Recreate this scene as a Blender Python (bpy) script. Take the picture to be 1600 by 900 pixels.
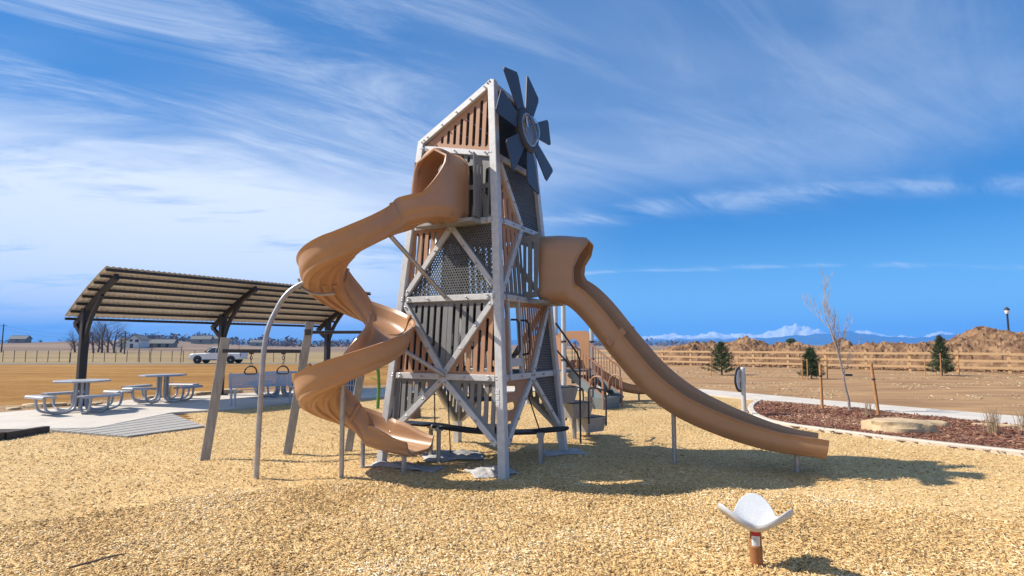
import bpy, math, random
import numpy as np
from mathutils import Vector, Matrix, noise as mnoise
from mathutils.geometry import delaunay_2d_cdt

random.seed(7); rng = np.random.default_rng(7)
SC = bpy.context.scene
COL = SC.collection
PI = math.pi
for o in list(bpy.data.objects): bpy.data.objects.remove(o)

# ------------------------------------------------------------------ camera
F = 900.0; CH = 1.7; PITCH = math.atan(88/900.0)      # focal length in photo pixels (1600 wide), eye height, tilt
cam_d = bpy.data.cameras.new("camera"); cam = bpy.data.objects.new("camera", cam_d); COL.objects.link(cam)
cam.location = (0, 0, CH); cam.rotation_euler = (PI/2 + PITCH, 0, 0)
cam_d.sensor_width = 36; cam_d.lens = 36*F/1600; cam_d.clip_end = 40000; cam_d.clip_start = 0.05
SC.camera = cam

# ------------------------------------------------------------------ sky, sun, exposure
SUN_EL = math.radians(43); SUN_AZ = (-0.996, 0.085)    # horizontal direction towards the sun
world = bpy.data.worlds.new("World"); SC.world = world; world.use_nodes = True
nt = world.node_tree; nt.nodes.clear(); NN = nt.nodes.new; LK = nt.links.new
def mathn(tree, op, a=None, b=None, c=None, clamp=False):
    n = tree.nodes.new("ShaderNodeMath"); n.operation = op; n.use_clamp = clamp
    for i, v in enumerate((a, b, c)):
        if v is None: continue
        if isinstance(v, (int, float)): n.inputs[i].default_value = v
        else: tree.links.new(v, n.inputs[i])
    return n.outputs[0]
def mapr(tree, v, a, b, c=0.0, d=1.0):
    n = tree.nodes.new("ShaderNodeMapRange"); n.interpolation_type = 'SMOOTHSTEP'
    tree.links.new(v, n.inputs[0])
    for i, x in zip((1, 2, 3, 4), (a, b, c, d)): n.inputs[i].default_value = x
    return n.outputs[0]
sky = NN("ShaderNodeTexSky"); sky.sky_type = 'NISHITA'; sky.sun_disc = False
sky.sun_elevation = SUN_EL; sky.sun_rotation = math.atan2(SUN_AZ[0], SUN_AZ[1])
sky.altitude = 1500; sky.air_density = 1.0; sky.dust_density = 0.3; sky.ozone_density = 2.5
tint = NN("ShaderNodeMix"); tint.data_type = 'RGBA'; tint.blend_type = 'MULTIPLY'; tint.inputs[0].default_value = 1
gam = NN("ShaderNodeGamma"); gam.inputs[1].default_value = 0.55; LK(sky.outputs[0], gam.inputs[0])   # evens out the clear sky's range
LK(gam.outputs[0], tint.inputs[6]); tint.inputs[7].default_value = (0.30, 1.22, 2.35, 1)
tc = NN("ShaderNodeTexCoord"); sep = NN("ShaderNodeSeparateXYZ"); LK(tc.outputs['Generated'], sep.inputs[0])
zc = mathn(nt, 'ADD', mathn(nt, 'MAXIMUM', sep.outputs[2], 0.0), 0.13)
cx = mathn(nt, 'DIVIDE', sep.outputs[0], zc); cy = mathn(nt, 'DIVIDE', sep.outputs[1], zc)
cmb = NN("ShaderNodeCombineXYZ"); LK(cx, cmb.inputs[0]); LK(cy, cmb.inputs[1])
def cloud_noise(rot, scale, sc, det, rough, dist, off):
    m0 = NN("ShaderNodeMapping"); m0.inputs['Rotation'].default_value = (0, 0, math.radians(-rot)); LK(cmb.outputs[0], m0.inputs[0])
    m = NN("ShaderNodeMapping"); m.inputs['Scale'].default_value = (*scale, 1); m.inputs['Location'].default_value = (*off, 0); LK(m0.outputs[0], m.inputs[0])
    n = NN("ShaderNodeTexNoise"); n.inputs['Scale'].default_value = sc; n.inputs['Detail'].default_value = det
    n.inputs['Roughness'].default_value = rough; n.inputs['Distortion'].default_value = dist
    LK(m.outputs[0], n.inputs['Vector']); return n.outputs[0]
mul = lambda a, b: mathn(nt, 'MULTIPLY', a, b)
add = lambda a, b: mathn(nt, 'ADD', a, b)
nA = cloud_noise(36, (0.5, 1.7), 1.9, 11, 0.66, 0.8, (0.3, 1.7))      # fibres
nB = cloud_noise(10, (0.7, 1.0), 0.62, 5, 0.5, 0.6, (3.1, 0.4))        # broad patches
nC = cloud_noise(8, (0.55, 1.4), 1.5, 11, 0.66, 1.0, (1.3, 5.2))         # low banks
nx = mul(sep.outputs[0], -1.0); ez = sep.outputs[2]
west = mapr(nt, nx, -0.22, 0.40)                                       # the cirrus bank lies to the west
bank = mul(mul(west, mapr(nt, ez, -0.03, 0.05)), mapr(nt, ez, 0.20, 0.34, 1.0, 0.0))
c_bank = mul(bank, mapr(nt, add(mul(nC, 0.7), mul(nB, 0.3)), 0.24, 0.50))
c_fib = mul(mul(mapr(nt, add(mul(nA, 0.7), mul(nB, 0.3)), 0.42, 0.70), mapr(nt, ez, 0.17, 0.32)), add(mul(west, 0.42), 0.16))
c_veil = mul(mul(mapr(nt, nB, 0.30, 0.72), mapr(nt, ez, 0.16, 0.34)), 0.24)
def streak(px_, py_, dx_, dy_, wid, gain):                             # a long thin drawn-out streak
    d = add(add(mul(mathn(nt, 'SUBTRACT', cx, px_), -dy_), mul(mathn(nt, 'SUBTRACT', cy, py_), dx_)), mul(mathn(nt, 'SUBTRACT', nC, 0.5), 0.45))
    g_ = mathn(nt, 'POWER', 2.718, mul(mathn(nt, 'POWER', mathn(nt, 'DIVIDE', mathn(nt, 'ABSOLUTE', d), wid), 2.0), -1.0))
    return mul(mul(g_, mapr(nt, nA, 0.34, 0.64)), gain)
c_st = add(streak(0.317, 2.80, 0.93, -0.37, 0.10, 0.30), streak(0.5, 3.9, 0.96, -0.28, 0.05, 0.30))
cfac = add(add(mul(c_bank, 0.97), c_fib), add(c_veil, mul(c_st, mapr(nt, nx, 0.3, -0.05))))
cfac = mathn(nt, 'MINIMUM', cfac, 0.93)
pale = NN("ShaderNodeMix"); pale.data_type = 'RGBA'; LK(mapr(nt, ez, 0.0, 0.22, 0.6, 0.0), pale.inputs[0]); LK(tint.outputs[2], pale.inputs[6]); pale.inputs[7].default_value = (3.3, 6.9, 10.2, 1)   # clear sky pales to the horizon
cmix = NN("ShaderNodeMix"); cmix.data_type = 'RGBA'; LK(cfac, cmix.inputs[0]); LK(pale.outputs[2], cmix.inputs[6])
cmix.inputs[7].default_value = (8.0, 8.7, 9.6, 1)
bg = NN("ShaderNodeBackground"); bg.inputs[1].default_value = 0.079; LK(cmix.outputs[2], bg.inputs[0])
wo = NN("ShaderNodeOutputWorld"); LK(bg.outputs[0], wo.inputs[0])

sun_d = bpy.data.lights.new("sun", 'SUN'); sun_d.energy = 4.9; sun_d.angle = math.radians(0.53); sun_d.color = (1.0, 0.91, 0.78)
sun = bpy.data.objects.new("sun", sun_d); COL.objects.link(sun)
sd = Vector((SUN_AZ[0]*math.cos(SUN_EL), SUN_AZ[1]*math.cos(SUN_EL), math.sin(SUN_EL)))
sun.rotation_euler = sd.to_track_quat('Z', 'Y').to_euler(); sun.location = (-20, -5, 30)
SC.view_settings.view_transform = 'Standard'; SC.view_settings.look = 'None'
SC.view_settings.exposure = 0.58; SC.view_settings.gamma = 1; SC.view_settings.use_curve_mapping = False
SC.cycles.volume_bounces = 1; SC.cycles.max_bounces = 8; SC.cycles.transparent_max_bounces = 12

# ------------------------------------------------------------------ pixel -> ground helper (photo pixels, flat ground)
def gnd(x, y, z=0.0):
    u, v = x-800, 450-y
    r = (u, F*math.cos(PITCH)-v*math.sin(PITCH), F*math.sin(PITCH)+v*math.cos(PITCH))
    t = (z-CH)/r[2]; return Vector((r[0]*t, r[1]*t, z))
def azp(x):                              # horizontal direction of an image column near the horizon
    return (x-800)/F/math.cos(PITCH)*1.0

# ------------------------------------------------------------------ materials
def mat(name, col, rough=0.6, metal=0.0, var=0.12, scale=6.0, bump=0.0, bscale=None, spec=None, col2=None, stretch=None, detail=6, coat=0, trans=0, c2lo=0.42, c2hi=0.62):
    m = bpy.data.materials.new(name); m.use_nodes = True; t = m.node_tree; b = t.nodes["Principled BSDF"]
    b.inputs["Roughness"].default_value = rough; b.inputs["Metallic"].default_value = metal
    if spec is not None: b.inputs["Specular IOR Level"].default_value = spec
    if coat: b.inputs["Coat Weight"].default_value = coat; b.inputs["Coat Roughness"].default_value = 0.15
    if trans: b.inputs["Transmission Weight"].default_value = trans
    tcn = t.nodes.new("ShaderNodeTexCoord"); vec = tcn.outputs['Object']
    if stretch:
        mp = t.nodes.new("ShaderNodeMapping"); mp.inputs['Scale'].default_value = stretch; t.links.new(vec, mp.inputs[0]); vec = mp.outputs[0]
    n = t.nodes.new("ShaderNodeTexNoise"); n.inputs['Scale'].default_value = scale; n.inputs['Detail'].default_value = detail; n.inputs['Roughness'].default_value = 0.6
    t.links.new(vec, n.inputs['Vector'])
    cr = t.nodes.new("ShaderNodeValToRGB"); t.links.new(n.outputs[0], cr.inputs[0])
    a = [max(0, c*(1-var)) for c in col]; c = [min(1, c*(1+var)) for c in col]
    if col2: a, c = col, col2
    cr.color_ramp.elements[0].position = c2lo if col2 else 0.3; cr.color_ramp.elements[1].position = c2hi if col2 else 0.7
    cr.color_ramp.elements[0].color = (*a, 1); cr.color_ramp.elements[1].color = (*c, 1)
    t.links.new(cr.outputs[0], b.inputs['Base Color'])
    rr = t.nodes.new("ShaderNodeMapRange"); t.links.new(n.outputs[0], rr.inputs[0])
    rr.inputs[3].default_value = max(0.02, rough-0.08); rr.inputs[4].default_value = min(1, rough+0.08); t.links.new(rr.outputs[0], b.inputs['Roughness'])
    if bump:
        n2 = t.nodes.new("ShaderNodeTexNoise"); n2.inputs['Scale'].default_value = bscale or scale*5; n2.inputs['Detail'].default_value = 5
        t.links.new(vec, n2.inputs['Vector'])
        bp = t.nodes.new("ShaderNodeBump"); bp.inputs['Strength'].default_value = bump; bp.inputs['Distance'].default_value = 0.03
        t.links.new(n2.outputs[0], bp.inputs['Height']); t.links.new(bp.outputs[0], b.inputs['Normal'])
    return m
def attr_mat(name, cols, rough=0.85, attr="tone"):
    m = bpy.data.materials.new(name); m.use_nodes = True; t = m.node_tree; b = t.nodes["Principled BSDF"]
    b.inputs["Roughness"].default_value = rough; b.inputs["Specular IOR Level"].default_value = 0.25
    at = t.nodes.new("ShaderNodeAttribute"); at.attribute_name = attr
    cr = t.nodes.new("ShaderNodeValToRGB"); t.links.new(at.outputs['Fac'], cr.inputs[0])
    while len(cr.color_ramp.elements) < len(cols): cr.color_ramp.elements.new(0.5)
    for e, (p, c) in zip(cr.color_ramp.elements, cols): e.position = p; e.color = (*c, 1)
    t.links.new(cr.outputs[0], b.inputs['Base Color']); return m
M = {}
M['tan'] = mat('tan_plastic', (0.405, 0.228, 0.125), 0.36, var=0.06, scale=3.5, bump=0.05, bscale=70, detail=12)
M['tan2'] = mat('tan_plastic_dull', (0.38, 0.2, 0.105), 0.5, var=0.06, scale=3)
M['brownpanel'] = mat('brown_board', (0.40, 0.215, 0.125), 0.62, var=0.06, scale=8, bump=0.05, bscale=120)
M['rail_brown'] = mat('brown_coated_rail', (0.33, 0.17, 0.11), 0.5, var=0.05)
M['grey'] = mat('grey_board', (0.19, 0.195, 0.20), 0.55, var=0.08, scale=7, bump=0.04, bscale=120)
M['greyperf'] = mat('grey_perforated_steel', (0.11, 0.115, 0.12), 0.5, metal=0.2, var=0.08, scale=9)
M['dark'] = mat('dark_steel', (0.035, 0.036, 0.04), 0.5, var=0.15, scale=8)
M['galv'] = mat('galvanised_steel', (0.52, 0.53, 0.54), 0.5, metal=0.2, var=0.11, scale=14, bump=0.02, col2=None, detail=8)
M['galvpole'] = mat('galvanised_pole', (0.38, 0.38, 0.39), 0.42, metal=0.6, var=0.18, scale=9)
M['post_grey'] = mat('weathered_grey_post', (0.30, 0.29, 0.275), 0.7, metal=0.1, var=0.25, scale=10, bump=0.08, stretch=(3, 3, 0.5))
M['navy'] = mat('navy_blade', (0.032, 0.037, 0.058), 0.42, var=0.1, scale=5)
M['black'] = mat('black_rubber', (0.012, 0.012, 0.013), 0.6, var=0.2)
M['white_post'] = mat('pale_post', (0.55, 0.56, 0.57), 0.4, metal=0.2, var=0.05)
M['bluegrey'] = mat('bluegrey_coated', (0.17, 0.21, 0.225), 0.55, var=0.06)
M['steppod'] = mat('metal_step', (0.34, 0.345, 0.35), 0.5, metal=0.3, var=0.15, scale=10)
M['pav'] = mat('bronze_steel', (0.022, 0.018, 0.016), 0.5, var=0.15)
M['roof'] = mat('tan_roof_sheet', (0.80, 0.73, 0.61), 0.5, metal=0.0, var=0.05)
M['rooftop'] = mat('brown_roof_top', (0.09, 0.075, 0.06), 0.5, var=0.08)
M['bench'] = mat('lavender_grey_coated', (0.40, 0.42, 0.48), 0.5, var=0.06, scale=10)
M['table'] = mat('silver_coated_table', (0.36, 0.37, 0.40), 0.45, metal=0.2, var=0.1, scale=10)
M['conc'] = mat('concrete', (0.53, 0.485, 0.425), 0.85, var=0.12, scale=1.6, bump=0.15, bscale=90, detail=10)
M['curb'] = mat('curb_concrete', (0.55, 0.49, 0.41), 0.85, var=0.1, scale=3, bump=0.15, bscale=60)
M['deckplank'] = mat('grey_ramp_plank', (0.34, 0.325, 0.30), 0.8, var=0.15, scale=4, stretch=(1, 6, 1), bump=0.1)
M['wood'] = mat('new_fence_wood', (0.52, 0.34, 0.175), 0.75, var=0.15, scale=5, bump=0.1, stretch=(1, 1, 4))
M['stake'] = mat('stake_wood', (0.44, 0.22, 0.085), 0.75, var=0.2, scale=8, bump=0.1)
M['rock'] = mat('sandstone', (0.50, 0.37, 0.22), 0.85, var=0.25, scale=2.5, bump=0.5, bscale=14, detail=10)
M['fabric'] = mat('landscape_fabric', (0.42, 0.42, 0.425), 0.85, var=0.15, scale=5, bump=0.2, bscale=40)
M['seat'] = mat('speckled_white_seat', (0.50, 0.515, 0.53), 0.5, scale=160, var=0.22, detail=2)
M['seatpost'] = mat('brown_spring_post', (0.30, 0.125, 0.05), 0.5, var=0.08)
M['white'] = mat('white_print', (0.78, 0.78, 0.78), 0.6, var=0.03)
M['red'] = mat('red_print', (0.45, 0.02, 0.03), 0.6, var=0.05)
M['ink'] = mat('grey_print', (0.25, 0.25, 0.26), 0.6, var=0.05)
M['green'] = mat('green_coated', (0.10, 0.22, 0.025), 0.5, var=0.12)
M['bark_pale'] = mat('pale_birch_bark', (0.33, 0.28, 0.245), 0.85, var=0.3, scale=12)
M['dryshrub'] = mat('dry_stems', (0.30, 0.22, 0.14), 0.9, var=0.2)
M['bark'] = mat('brown_bark', (0.12, 0.085, 0.065), 0.9, var=0.25, scale=6)
M['twig_far'] = mat('winter_twigs', (0.13, 0.095, 0.08), 0.9, var=0.2)
M['needle'] = mat('pine_needles', (0.028, 0.058, 0.022), 0.7, var=0.5, scale=3, col2=(0.085, 0.13, 0.045))
M['needle_dry'] = mat('pine_needles_grey', (0.07, 0.075, 0.05), 0.8, var=0.3)
M['soil'] = mat('dug_soil', (0.13, 0.066, 0.032), 0.95, col2=(0.30, 0.18, 0.095), scale=1.3, bump=0.8, bscale=7, detail=12)
M['carwhite'] = mat('white_paint', (0.75, 0.76, 0.77), 0.25, var=0.02, coat=0.5)
M['glass_dark'] = mat('dark_window', (0.02, 0.024, 0.03), 0.08, var=0.05, spec=0.8)
M['chrome'] = mat('bright_metal', (0.6, 0.6, 0.6), 0.25, metal=1, var=0.05)
M['tyre'] = mat('tyre_rubber', (0.02, 0.02, 0.02), 0.85, var=0.1)
M['lampred'] = mat('red_lens', (0.35, 0.02, 0.02), 0.3, var=0.05)
M['housewhite'] = mat('white_siding', (0.72, 0.71, 0.68), 0.8, var=0.05)
M['houseroof'] = mat('grey_shingles', (0.16, 0.16, 0.15), 0.9, var=0.15)
M['barnwall'] = mat('drab_wall', (0.27, 0.25, 0.21), 0.9, var=0.1)
M['pole_wood'] = mat('dark_pole_wood', (0.07, 0.055, 0.045), 0.9, var=0.2)
M['clear'] = mat('clear_dome', (0.95, 0.97, 1.0), 0.03, var=0.0, trans=1.0); M['clear'].node_tree.nodes["Principled BSDF"].inputs['IOR'].default_value = 1.12
M['stump'] = mat('tan_ribbed_stump', (0.30, 0.18, 0.10), 0.8, var=0.2)

# ------------------------------------------------------------------ mesh helpers
class MB:
    def __init__(s): s.v = []; s.f = []
    def add(s, vs, fs):
        o = len(s.v); s.v += [tuple(v) for v in vs]; s.f += [tuple(i+o for i in f) for f in fs]; return s
    def box(s, c, sz, ax=None):
        c = Vector(c); ax = ax or (Vector((1, 0, 0)), Vector((0, 1, 0)), Vector((0, 0, 1)))
        h = [a*(d/2) for a, d in zip(ax, sz)]; vs = []
        for k in (-1, 1):
            for j in (-1, 1):
                for i in (-1, 1): vs.append(c+h[0]*i+h[1]*j+h[2]*k)
        return s.add(vs, [(0, 2, 3, 1), (4, 5, 7, 6), (0, 1, 5, 4), (2, 6, 7, 3), (0, 4, 6, 2), (1, 3, 7, 5)])
    def bar(s, a, b, w, h, up=(0, 0, 1), w2=None, h2=None, ch=0.0):
        a = Vector(a); b = Vector(b); t = (b-a).normalized(); up = Vector(up)
        x = t.cross(up)
        if x.length < 1e-4: x = t.cross(Vector((1, 0, 0)))
        x.normalize(); y = x.cross(t).normalized()
        w2 = w2 or w; h2 = h2 or h; vs = []
        c = ch or min(w, h)*0.08
        for p, ww, hh in ((a, w, h), (b, w2, h2)):
            for sx, sy in ((-1, -1), (1, -1), (1, 1), (-1, 1)):
                pts = [(sx*(ww/2-c), sy*hh/2), (sx*ww/2, sy*(hh/2-c))]
                if sx*sy > 0: pts.reverse()
                # order around the outline
                if (sx, sy) in ((1, -1), (-1, 1)): pass
                for q in pts: vs.append(p+x*q[0]+y*q[1])
        # sort each ring by angle so that the octagon is simple
        out = []
        for r in (vs[:8], vs[8:]):
            p = a if r is vs else None
            cen = sum(r, Vector())/8
            r = sorted(r, key=lambda q: math.atan2((q-cen).dot(y), (q-cen).dot(x))); out.append(r)
        vs = out[0]+out[1]
        fs = [tuple(range(7, -1, -1)), tuple(range(8, 16))]+[(i, (i+1) % 8, 8+(i+1) % 8, 8+i) for i in range(8)]
        return s.add(vs, fs)
    def tube(s, pts, r, n=8, cap=True):
        pts = [Vector(p) for p in pts]; k = len(pts)
        rs = r if isinstance(r, (list, tuple)) else [r]*k
        t0 = (pts[1]-pts[0]).normalized(); x = t0.orthogonal().normalized(); o = len(s.v)
        for i, p in enumerate(pts):
            t = (pts[min(i+1, k-1)]-pts[max(i-1, 0)]).normalized()
            x = (x-t*x.dot(t)).normalized(); y = t.cross(x)
            for j in range(n):
                a = 2*PI*j/n; s.v.append(tuple(p+(x*math.cos(a)+y*math.sin(a))*rs[i]))
        for i in range(k-1):
            for j in range(n):
                s.f.append((o+i*n+j, o+i*n+(j+1) % n, o+(i+1)*n+(j+1) % n, o+(i+1)*n+j))
        if cap: s.f.append(tuple(o+j for j in range(n-1, -1, -1))); s.f.append(tuple(o+(k-1)*n+j for j in range(n)))
        return s
    def lathe(s, prof, n=24, c=(0, 0, 0), ax=None):
        c = Vector(c); X, Y, Z = ax or (Vector((1, 0, 0)), Vector((0, 1, 0)), Vector((0, 0, 1))); o = len(s.v)
        for (r, z) in prof:
            for j in range(n):
                a = 2*PI*j/n; s.v.append(tuple(c+X*(r*math.cos(a))+Y*(r*math.sin(a))+Z*z))
        for i in range(len(prof)-1):
            for j in range(n): s.f.append((o+i*n+j, o+i*n+(j+1) % n, o+(i+1)*n+(j+1) % n, o+(i+1)*n+j))
        if prof[0][0] > 1e-5: s.f.append(tuple(o+j for j in range(n-1, -1, -1)))
        if prof[-1][0] > 1e-5: s.f.append(tuple(o+(len(prof)-1)*n+j for j in range(n)))
        return s
    def prism(s, poly, fr, off, th):
        """poly: 2D points, fr=(origin, x, y, normal): solid plate between off and off+th along the normal"""
        O, X, Y, N = fr; k = len(poly)
        vs = [O+X*p[0]+Y*p[1]+N*off for p in poly]+[O+X*p[0]+Y*p[1]+N*(off+th) for p in poly]
        return s.add(vs, [tuple(range(k-1, -1, -1)), tuple(range(k, 2*k))]+[(i, (i+1) % k, k+(i+1) % k, k+i) for i in range(k)])
    def holed(s, poly, holes, fr, off, th):
        """plate with through holes"""
        O, X, Y, N = fr
        vs = [Vector(p) for p in poly]; faces = [list(range(len(poly)))]
        for h in holes:
            o = len(vs); vs += [Vector(p) for p in h]; faces.append(list(range(o, o+len(h))))
        ov, oe, of, _, _, oof = delaunay_2d_cdt(vs, [], faces, 1, 1e-6)
        tris = [f for f, src in zip(of, oof) if src and 0 in src and len(src) == 1]
        n = len(ov); o = len(s.v)
        s.v += [tuple(O+X*p[0]+Y*p[1]+N*(off+th)) for p in ov]+[tuple(O+X*p[0]+Y*p[1]+N*off) for p in ov]
        ed = {}
        for f in tris:
            s.f.append(tuple(o+i for i in f)); s.f.append(tuple(o+n+i for i in reversed(f)))
            for i in range(len(f)):
                a, b = f[i], f[(i+1) % len(f)]
                ed[(a, b)] = 1
        for (a, b) in ed:
            if (b, a) not in ed: s.f.append((o+b, o+a, o+n+a, o+n+b))
        return s
MESH = {}
def mesh_of(name, mb, m, smooth=False):
    me = bpy.data.meshes.new(name); me.from_pydata(mb.v, [], mb.f); me.materials.append(m)
    if smooth: me.shade_smooth()
    me.update(); return me
def obj(name, mb, m, parent=None, smooth=False):
    me = mb if isinstance(mb, bpy.types.Mesh) else mesh_of(name, mb, m, smooth)
    o = bpy.data.objects.new(name, me); COL.objects.link(o)
    if parent is not None:
        o.parent = parent
        root = parent
        if not parent.get('_local'):
            # children are modelled in world coordinates: cancel the root's offset
            if parent.parent is None: o.location = -parent.location
    return o
def thing(name, label, cat, loc=(0, 0, 0), group=None, local=False, rz=0):
    o = bpy.data.objects.new(name, None); COL.objects.link(o); o.location = loc; o.rotation_euler = (0, 0, rz); o.empty_display_size = 0.2
    o['label'] = label; o['category'] = cat
    if group: o['group'] = group
    if local: o['_local'] = 1
    return o
def tag(o, label, cat, group=None):
    o['label'] = label; o['category'] = cat
    if group: o['group'] = group
    return o
def kind(o, k): o['kind'] = k; return o
def copy_tree(o, parent=None):
    c = o.copy(); COL.objects.link(c); c.parent = parent
    for ch in list(o.children): copy_tree(ch, c)
    return c
def smoothed(o, ang=40):
    o.data.shade_smooth()
    try: o.data.set_sharp_from_angle(angle=math.radians(ang))
    except Exception: pass
    return o
def catmull(pts, n=8):
    P = [Vector(p) for p in pts]; P = [P[0]*2-P[1]]+P+[P[-1]*2-P[-2]]; out = []
    for i in range(1, len(P)-2):
        for k in range(n):
            t = k/n; a, b, c, d = P[i-1:i+3]
            out.append(0.5*((2*b)+(c-a)*t+(2*a-5*b+4*c-d)*t*t+(3*b-a-3*c+d)*t**3))
    out.append(P[-2]); return out
def in_poly(x, y, poly):
    r = False; j = len(poly)-1
    for i in range(len(poly)):
        xi, yi = poly[i][0], poly[i][1]; xj, yj = poly[j][0], poly[j][1]
        if (yi > y) != (yj > y) and x < (xj-xi)*(y-yi)/(yj-yi)+xi: r = not r
        j = i
    return r
def in_poly_np(X, Y, poly):
    r = np.zeros(X.shape, bool); j = len(poly)-1
    for i in range(len(poly)):
        xi, yi = poly[i][0], poly[i][1]; xj, yj = poly[j][0], poly[j][1]
        if yi != yj:
            r ^= ((yi > Y) != (yj > Y)) & (X < (xj-xi)*(Y-yi)/(yj-yi)+xi)
        j = i
    return r
def sstep(a, b, x): t = min(1, max(0, (x-a)/(b-a))); return t*t*(3-2*t)

# ------------------------------------------------------------------ ground heights
def gz(x, y):                      # the plain falls away a little to the north-west, then rises in a far low ridge
    r = math.hypot(x, y)
    z = -0.03-0.10*sstep(15.5, 12.5, r)-0.5*sstep(24, 66, y)*sstep(8, -10, x)
    if r > 150:
        ang = x/max(y, 1e-3) if y > 0 else 0
        z += 4.6*sstep(170, 420, r)*(0.75+0.25*math.sin(ang*9+1))*sstep(-0.35, -0.62, ang)*(1 if y > 0 else 0)
    if r > 900: z -= 2.0*sstep(900, 3000, r)
    return z
# one sheet to the horizon: polar grid
def ground_sheet():
    rs = [0.01]+[0.8*1.13**i for i in range(82)]; rs = [r for r in rs if r < 16000]+[16000]
    n = 144; mb = MB()
    for r in rs:
        for j in range(n):
            a = 2*PI*j/n; x, y = r*math.sin(a), r*math.cos(a); mb.v.append((x, y, gz(x, y)))
    for i in range(len(rs)-1):
        for j in range(n): mb.f.append((i*n+j, i*n+(j+1) % n, (i+1)*n+(j+1) % n, (i+1)*n+j))
    return mb
def ground_mat():
    m = bpy.data.materials.new("dormant_grass"); m.use_nodes = True; t = m.node_tree; b = t.nodes["Principled BSDF"]
    b.inputs['Roughness'].default_value = 0.95; b.inputs['Specular IOR Level'].default_value = 0.15
    tcn = t.nodes.new("ShaderNodeTexCoord")
    def nz(scale, det, st=(1, 1, 1)):
        mp = t.nodes.new("ShaderNodeMapping"); mp.inputs['Scale'].default_value = st; t.links.new(tcn.outputs['Object'], mp.inputs[0])
        n = t.nodes.new("ShaderNodeTexNoise"); n.inputs['Scale'].default_value = scale; n.inputs['Detail'].default_value = det; n.inputs['Roughness'].default_value = 0.65
        t.links.new(mp.outputs[0], n.inputs['Vector']); return n.outputs[0]
    def ramp(v, els):
        c = t.nodes.new("ShaderNodeValToRGB"); t.links.new(v, c.inputs[0])
        while len(c.color_ramp.elements) < len(els): c.color_ramp.elements.new(0.5)
        for e, (p, col) in zip(c.color_ramp.elements, els): e.position = p; e.color = (*col, 1)
        return c.outputs[0]
    def mix(f, a, b2):
        n = t.nodes.new("ShaderNodeMix"); n.data_type = 'RGBA'; t.links.new(f, n.inputs[0]); t.links.new(a, n.inputs[6]); t.links.new(b2, n.inputs[7]); return n.outputs[2]
    lawn = ramp(mathn(t, 'ADD', mathn(t, 'MULTIPLY', nz(0.16, 10, (0.5, 1.4, 1)), 0.45), mathn(t, 'ADD', mathn(t, 'MULTIPLY', nz(1.3, 8), 0.25), mathn(t, 'MULTIPLY', nz(9, 6), 0.30))),
                [(0.36, (0.17, 0.078, 0.017)), (0.5, (0.30, 0.152, 0.036)), (0.64, (0.43, 0.25, 0.08))])
    wild = ramp(mathn(t, 'ADD', mathn(t, 'MULTIPLY', nz(0.05, 8, (0.6, 1.6, 1)), 0.6), mathn(t, 'MULTIPLY', nz(2.5, 6), 0.4)),
                [(0.38, (0.21, 0.15, 0.075)), (0.62, (0.36, 0.27, 0.14))])
    far = ramp(nz(0.012, 9, (0.5, 2, 1)), [(0.4, (0.17, 0.115, 0.085)), (0.6, (0.27, 0.20, 0.145))])
    s = t.nodes.new("ShaderNodeSeparateXYZ"); t.links.new(tcn.outputs['Object'], s.inputs[0])
    yy = mathn(t, 'ADD', s.outputs[1], mathn(t, 'MULTIPLY', mathn(t, 'SUBTRACT', nz(0.08, 3), 0.5), 6.0))
    c1 = mix(mapr(t, yy, 62, 67), lawn, wild); c2 = mix(mapr(t, yy, 130, 190), c1, far)
    t.links.new(c2, b.inputs['Base Color'])
    bp = t.nodes.new("ShaderNodeBump"); bp.inputs['Strength'].default_value = 0.7; bp.inputs['Distance'].default_value = 0.05
    t.links.new(nz(14, 8), bp.inputs['Height']); t.links.new(bp.outputs[0], b.inputs['Normal'])
    return m
g = obj('ground', ground_sheet(), ground_mat()); kind(g, 'structure'); g.data.shade_smooth()

# playground surfacing (shredded wood), bounded by the concrete walks and the bed's kerb
P2 = lambda lst: [tuple(gnd(*p)[:2]) for p in lst]
mulch_poly = [(-15.5, -6), (-15.5, 9.0)]+P2([(-60, 684), (70, 671), (200, 676), (300, 656), (290, 643), (430, 631), (575, 614), (700, 610), (880, 608), (960, 606), (1102, 614), (1180, 622), (1176, 632), (1176, 642), (1188, 650), (1222, 660), (1322, 673), (1442, 687), (1602, 705)])+[(8.3, 7.0), (9.5, -6)]
def mz(x, y):
    k = sstep(13.5, 10.5, math.hypot(x, y))
    z = (0.012+0.040*k)*mnoise.noise(Vector((x*0.75, y*0.75, 3.1)))+(0.008+0.020*k)*mnoise.noise(Vector((x*2.6, y*2.6, 7.7)))
    return z-0.006
def patch(name, poly, step, zf, m, smooth=True):
    xs = [p[0] for p in poly]; ys = [p[1] for p in poly]
    x0, x1, y0, y1 = min(xs), max(xs), min(ys), max(ys); nx = int((x1-x0)/step)+1; ny = int((y1-y0)/step)+1
    mb = MB(); idx = {}
    for j in range(ny):
        for i in range(nx):
            cx_, cy_ = x0+(i+.5)*step, y0+(j+.5)*step
            if not in_poly(cx_, cy_, poly): continue
            f = []
            for (a, b) in ((i, j), (i+1, j), (i+1, j+1), (i, j+1)):
                if (a, b) not in idx:
                    X, Y = x0+a*step, y0+b*step; idx[(a, b)] = len(mb.v); mb.v.append((X, Y, zf(X, Y)))
                f.append(idx[(a, b)])
            mb.f.append(tuple(f))
    o = obj(name, mb, m); 
    if smooth: o.data.shade_smooth()
    return o
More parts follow.
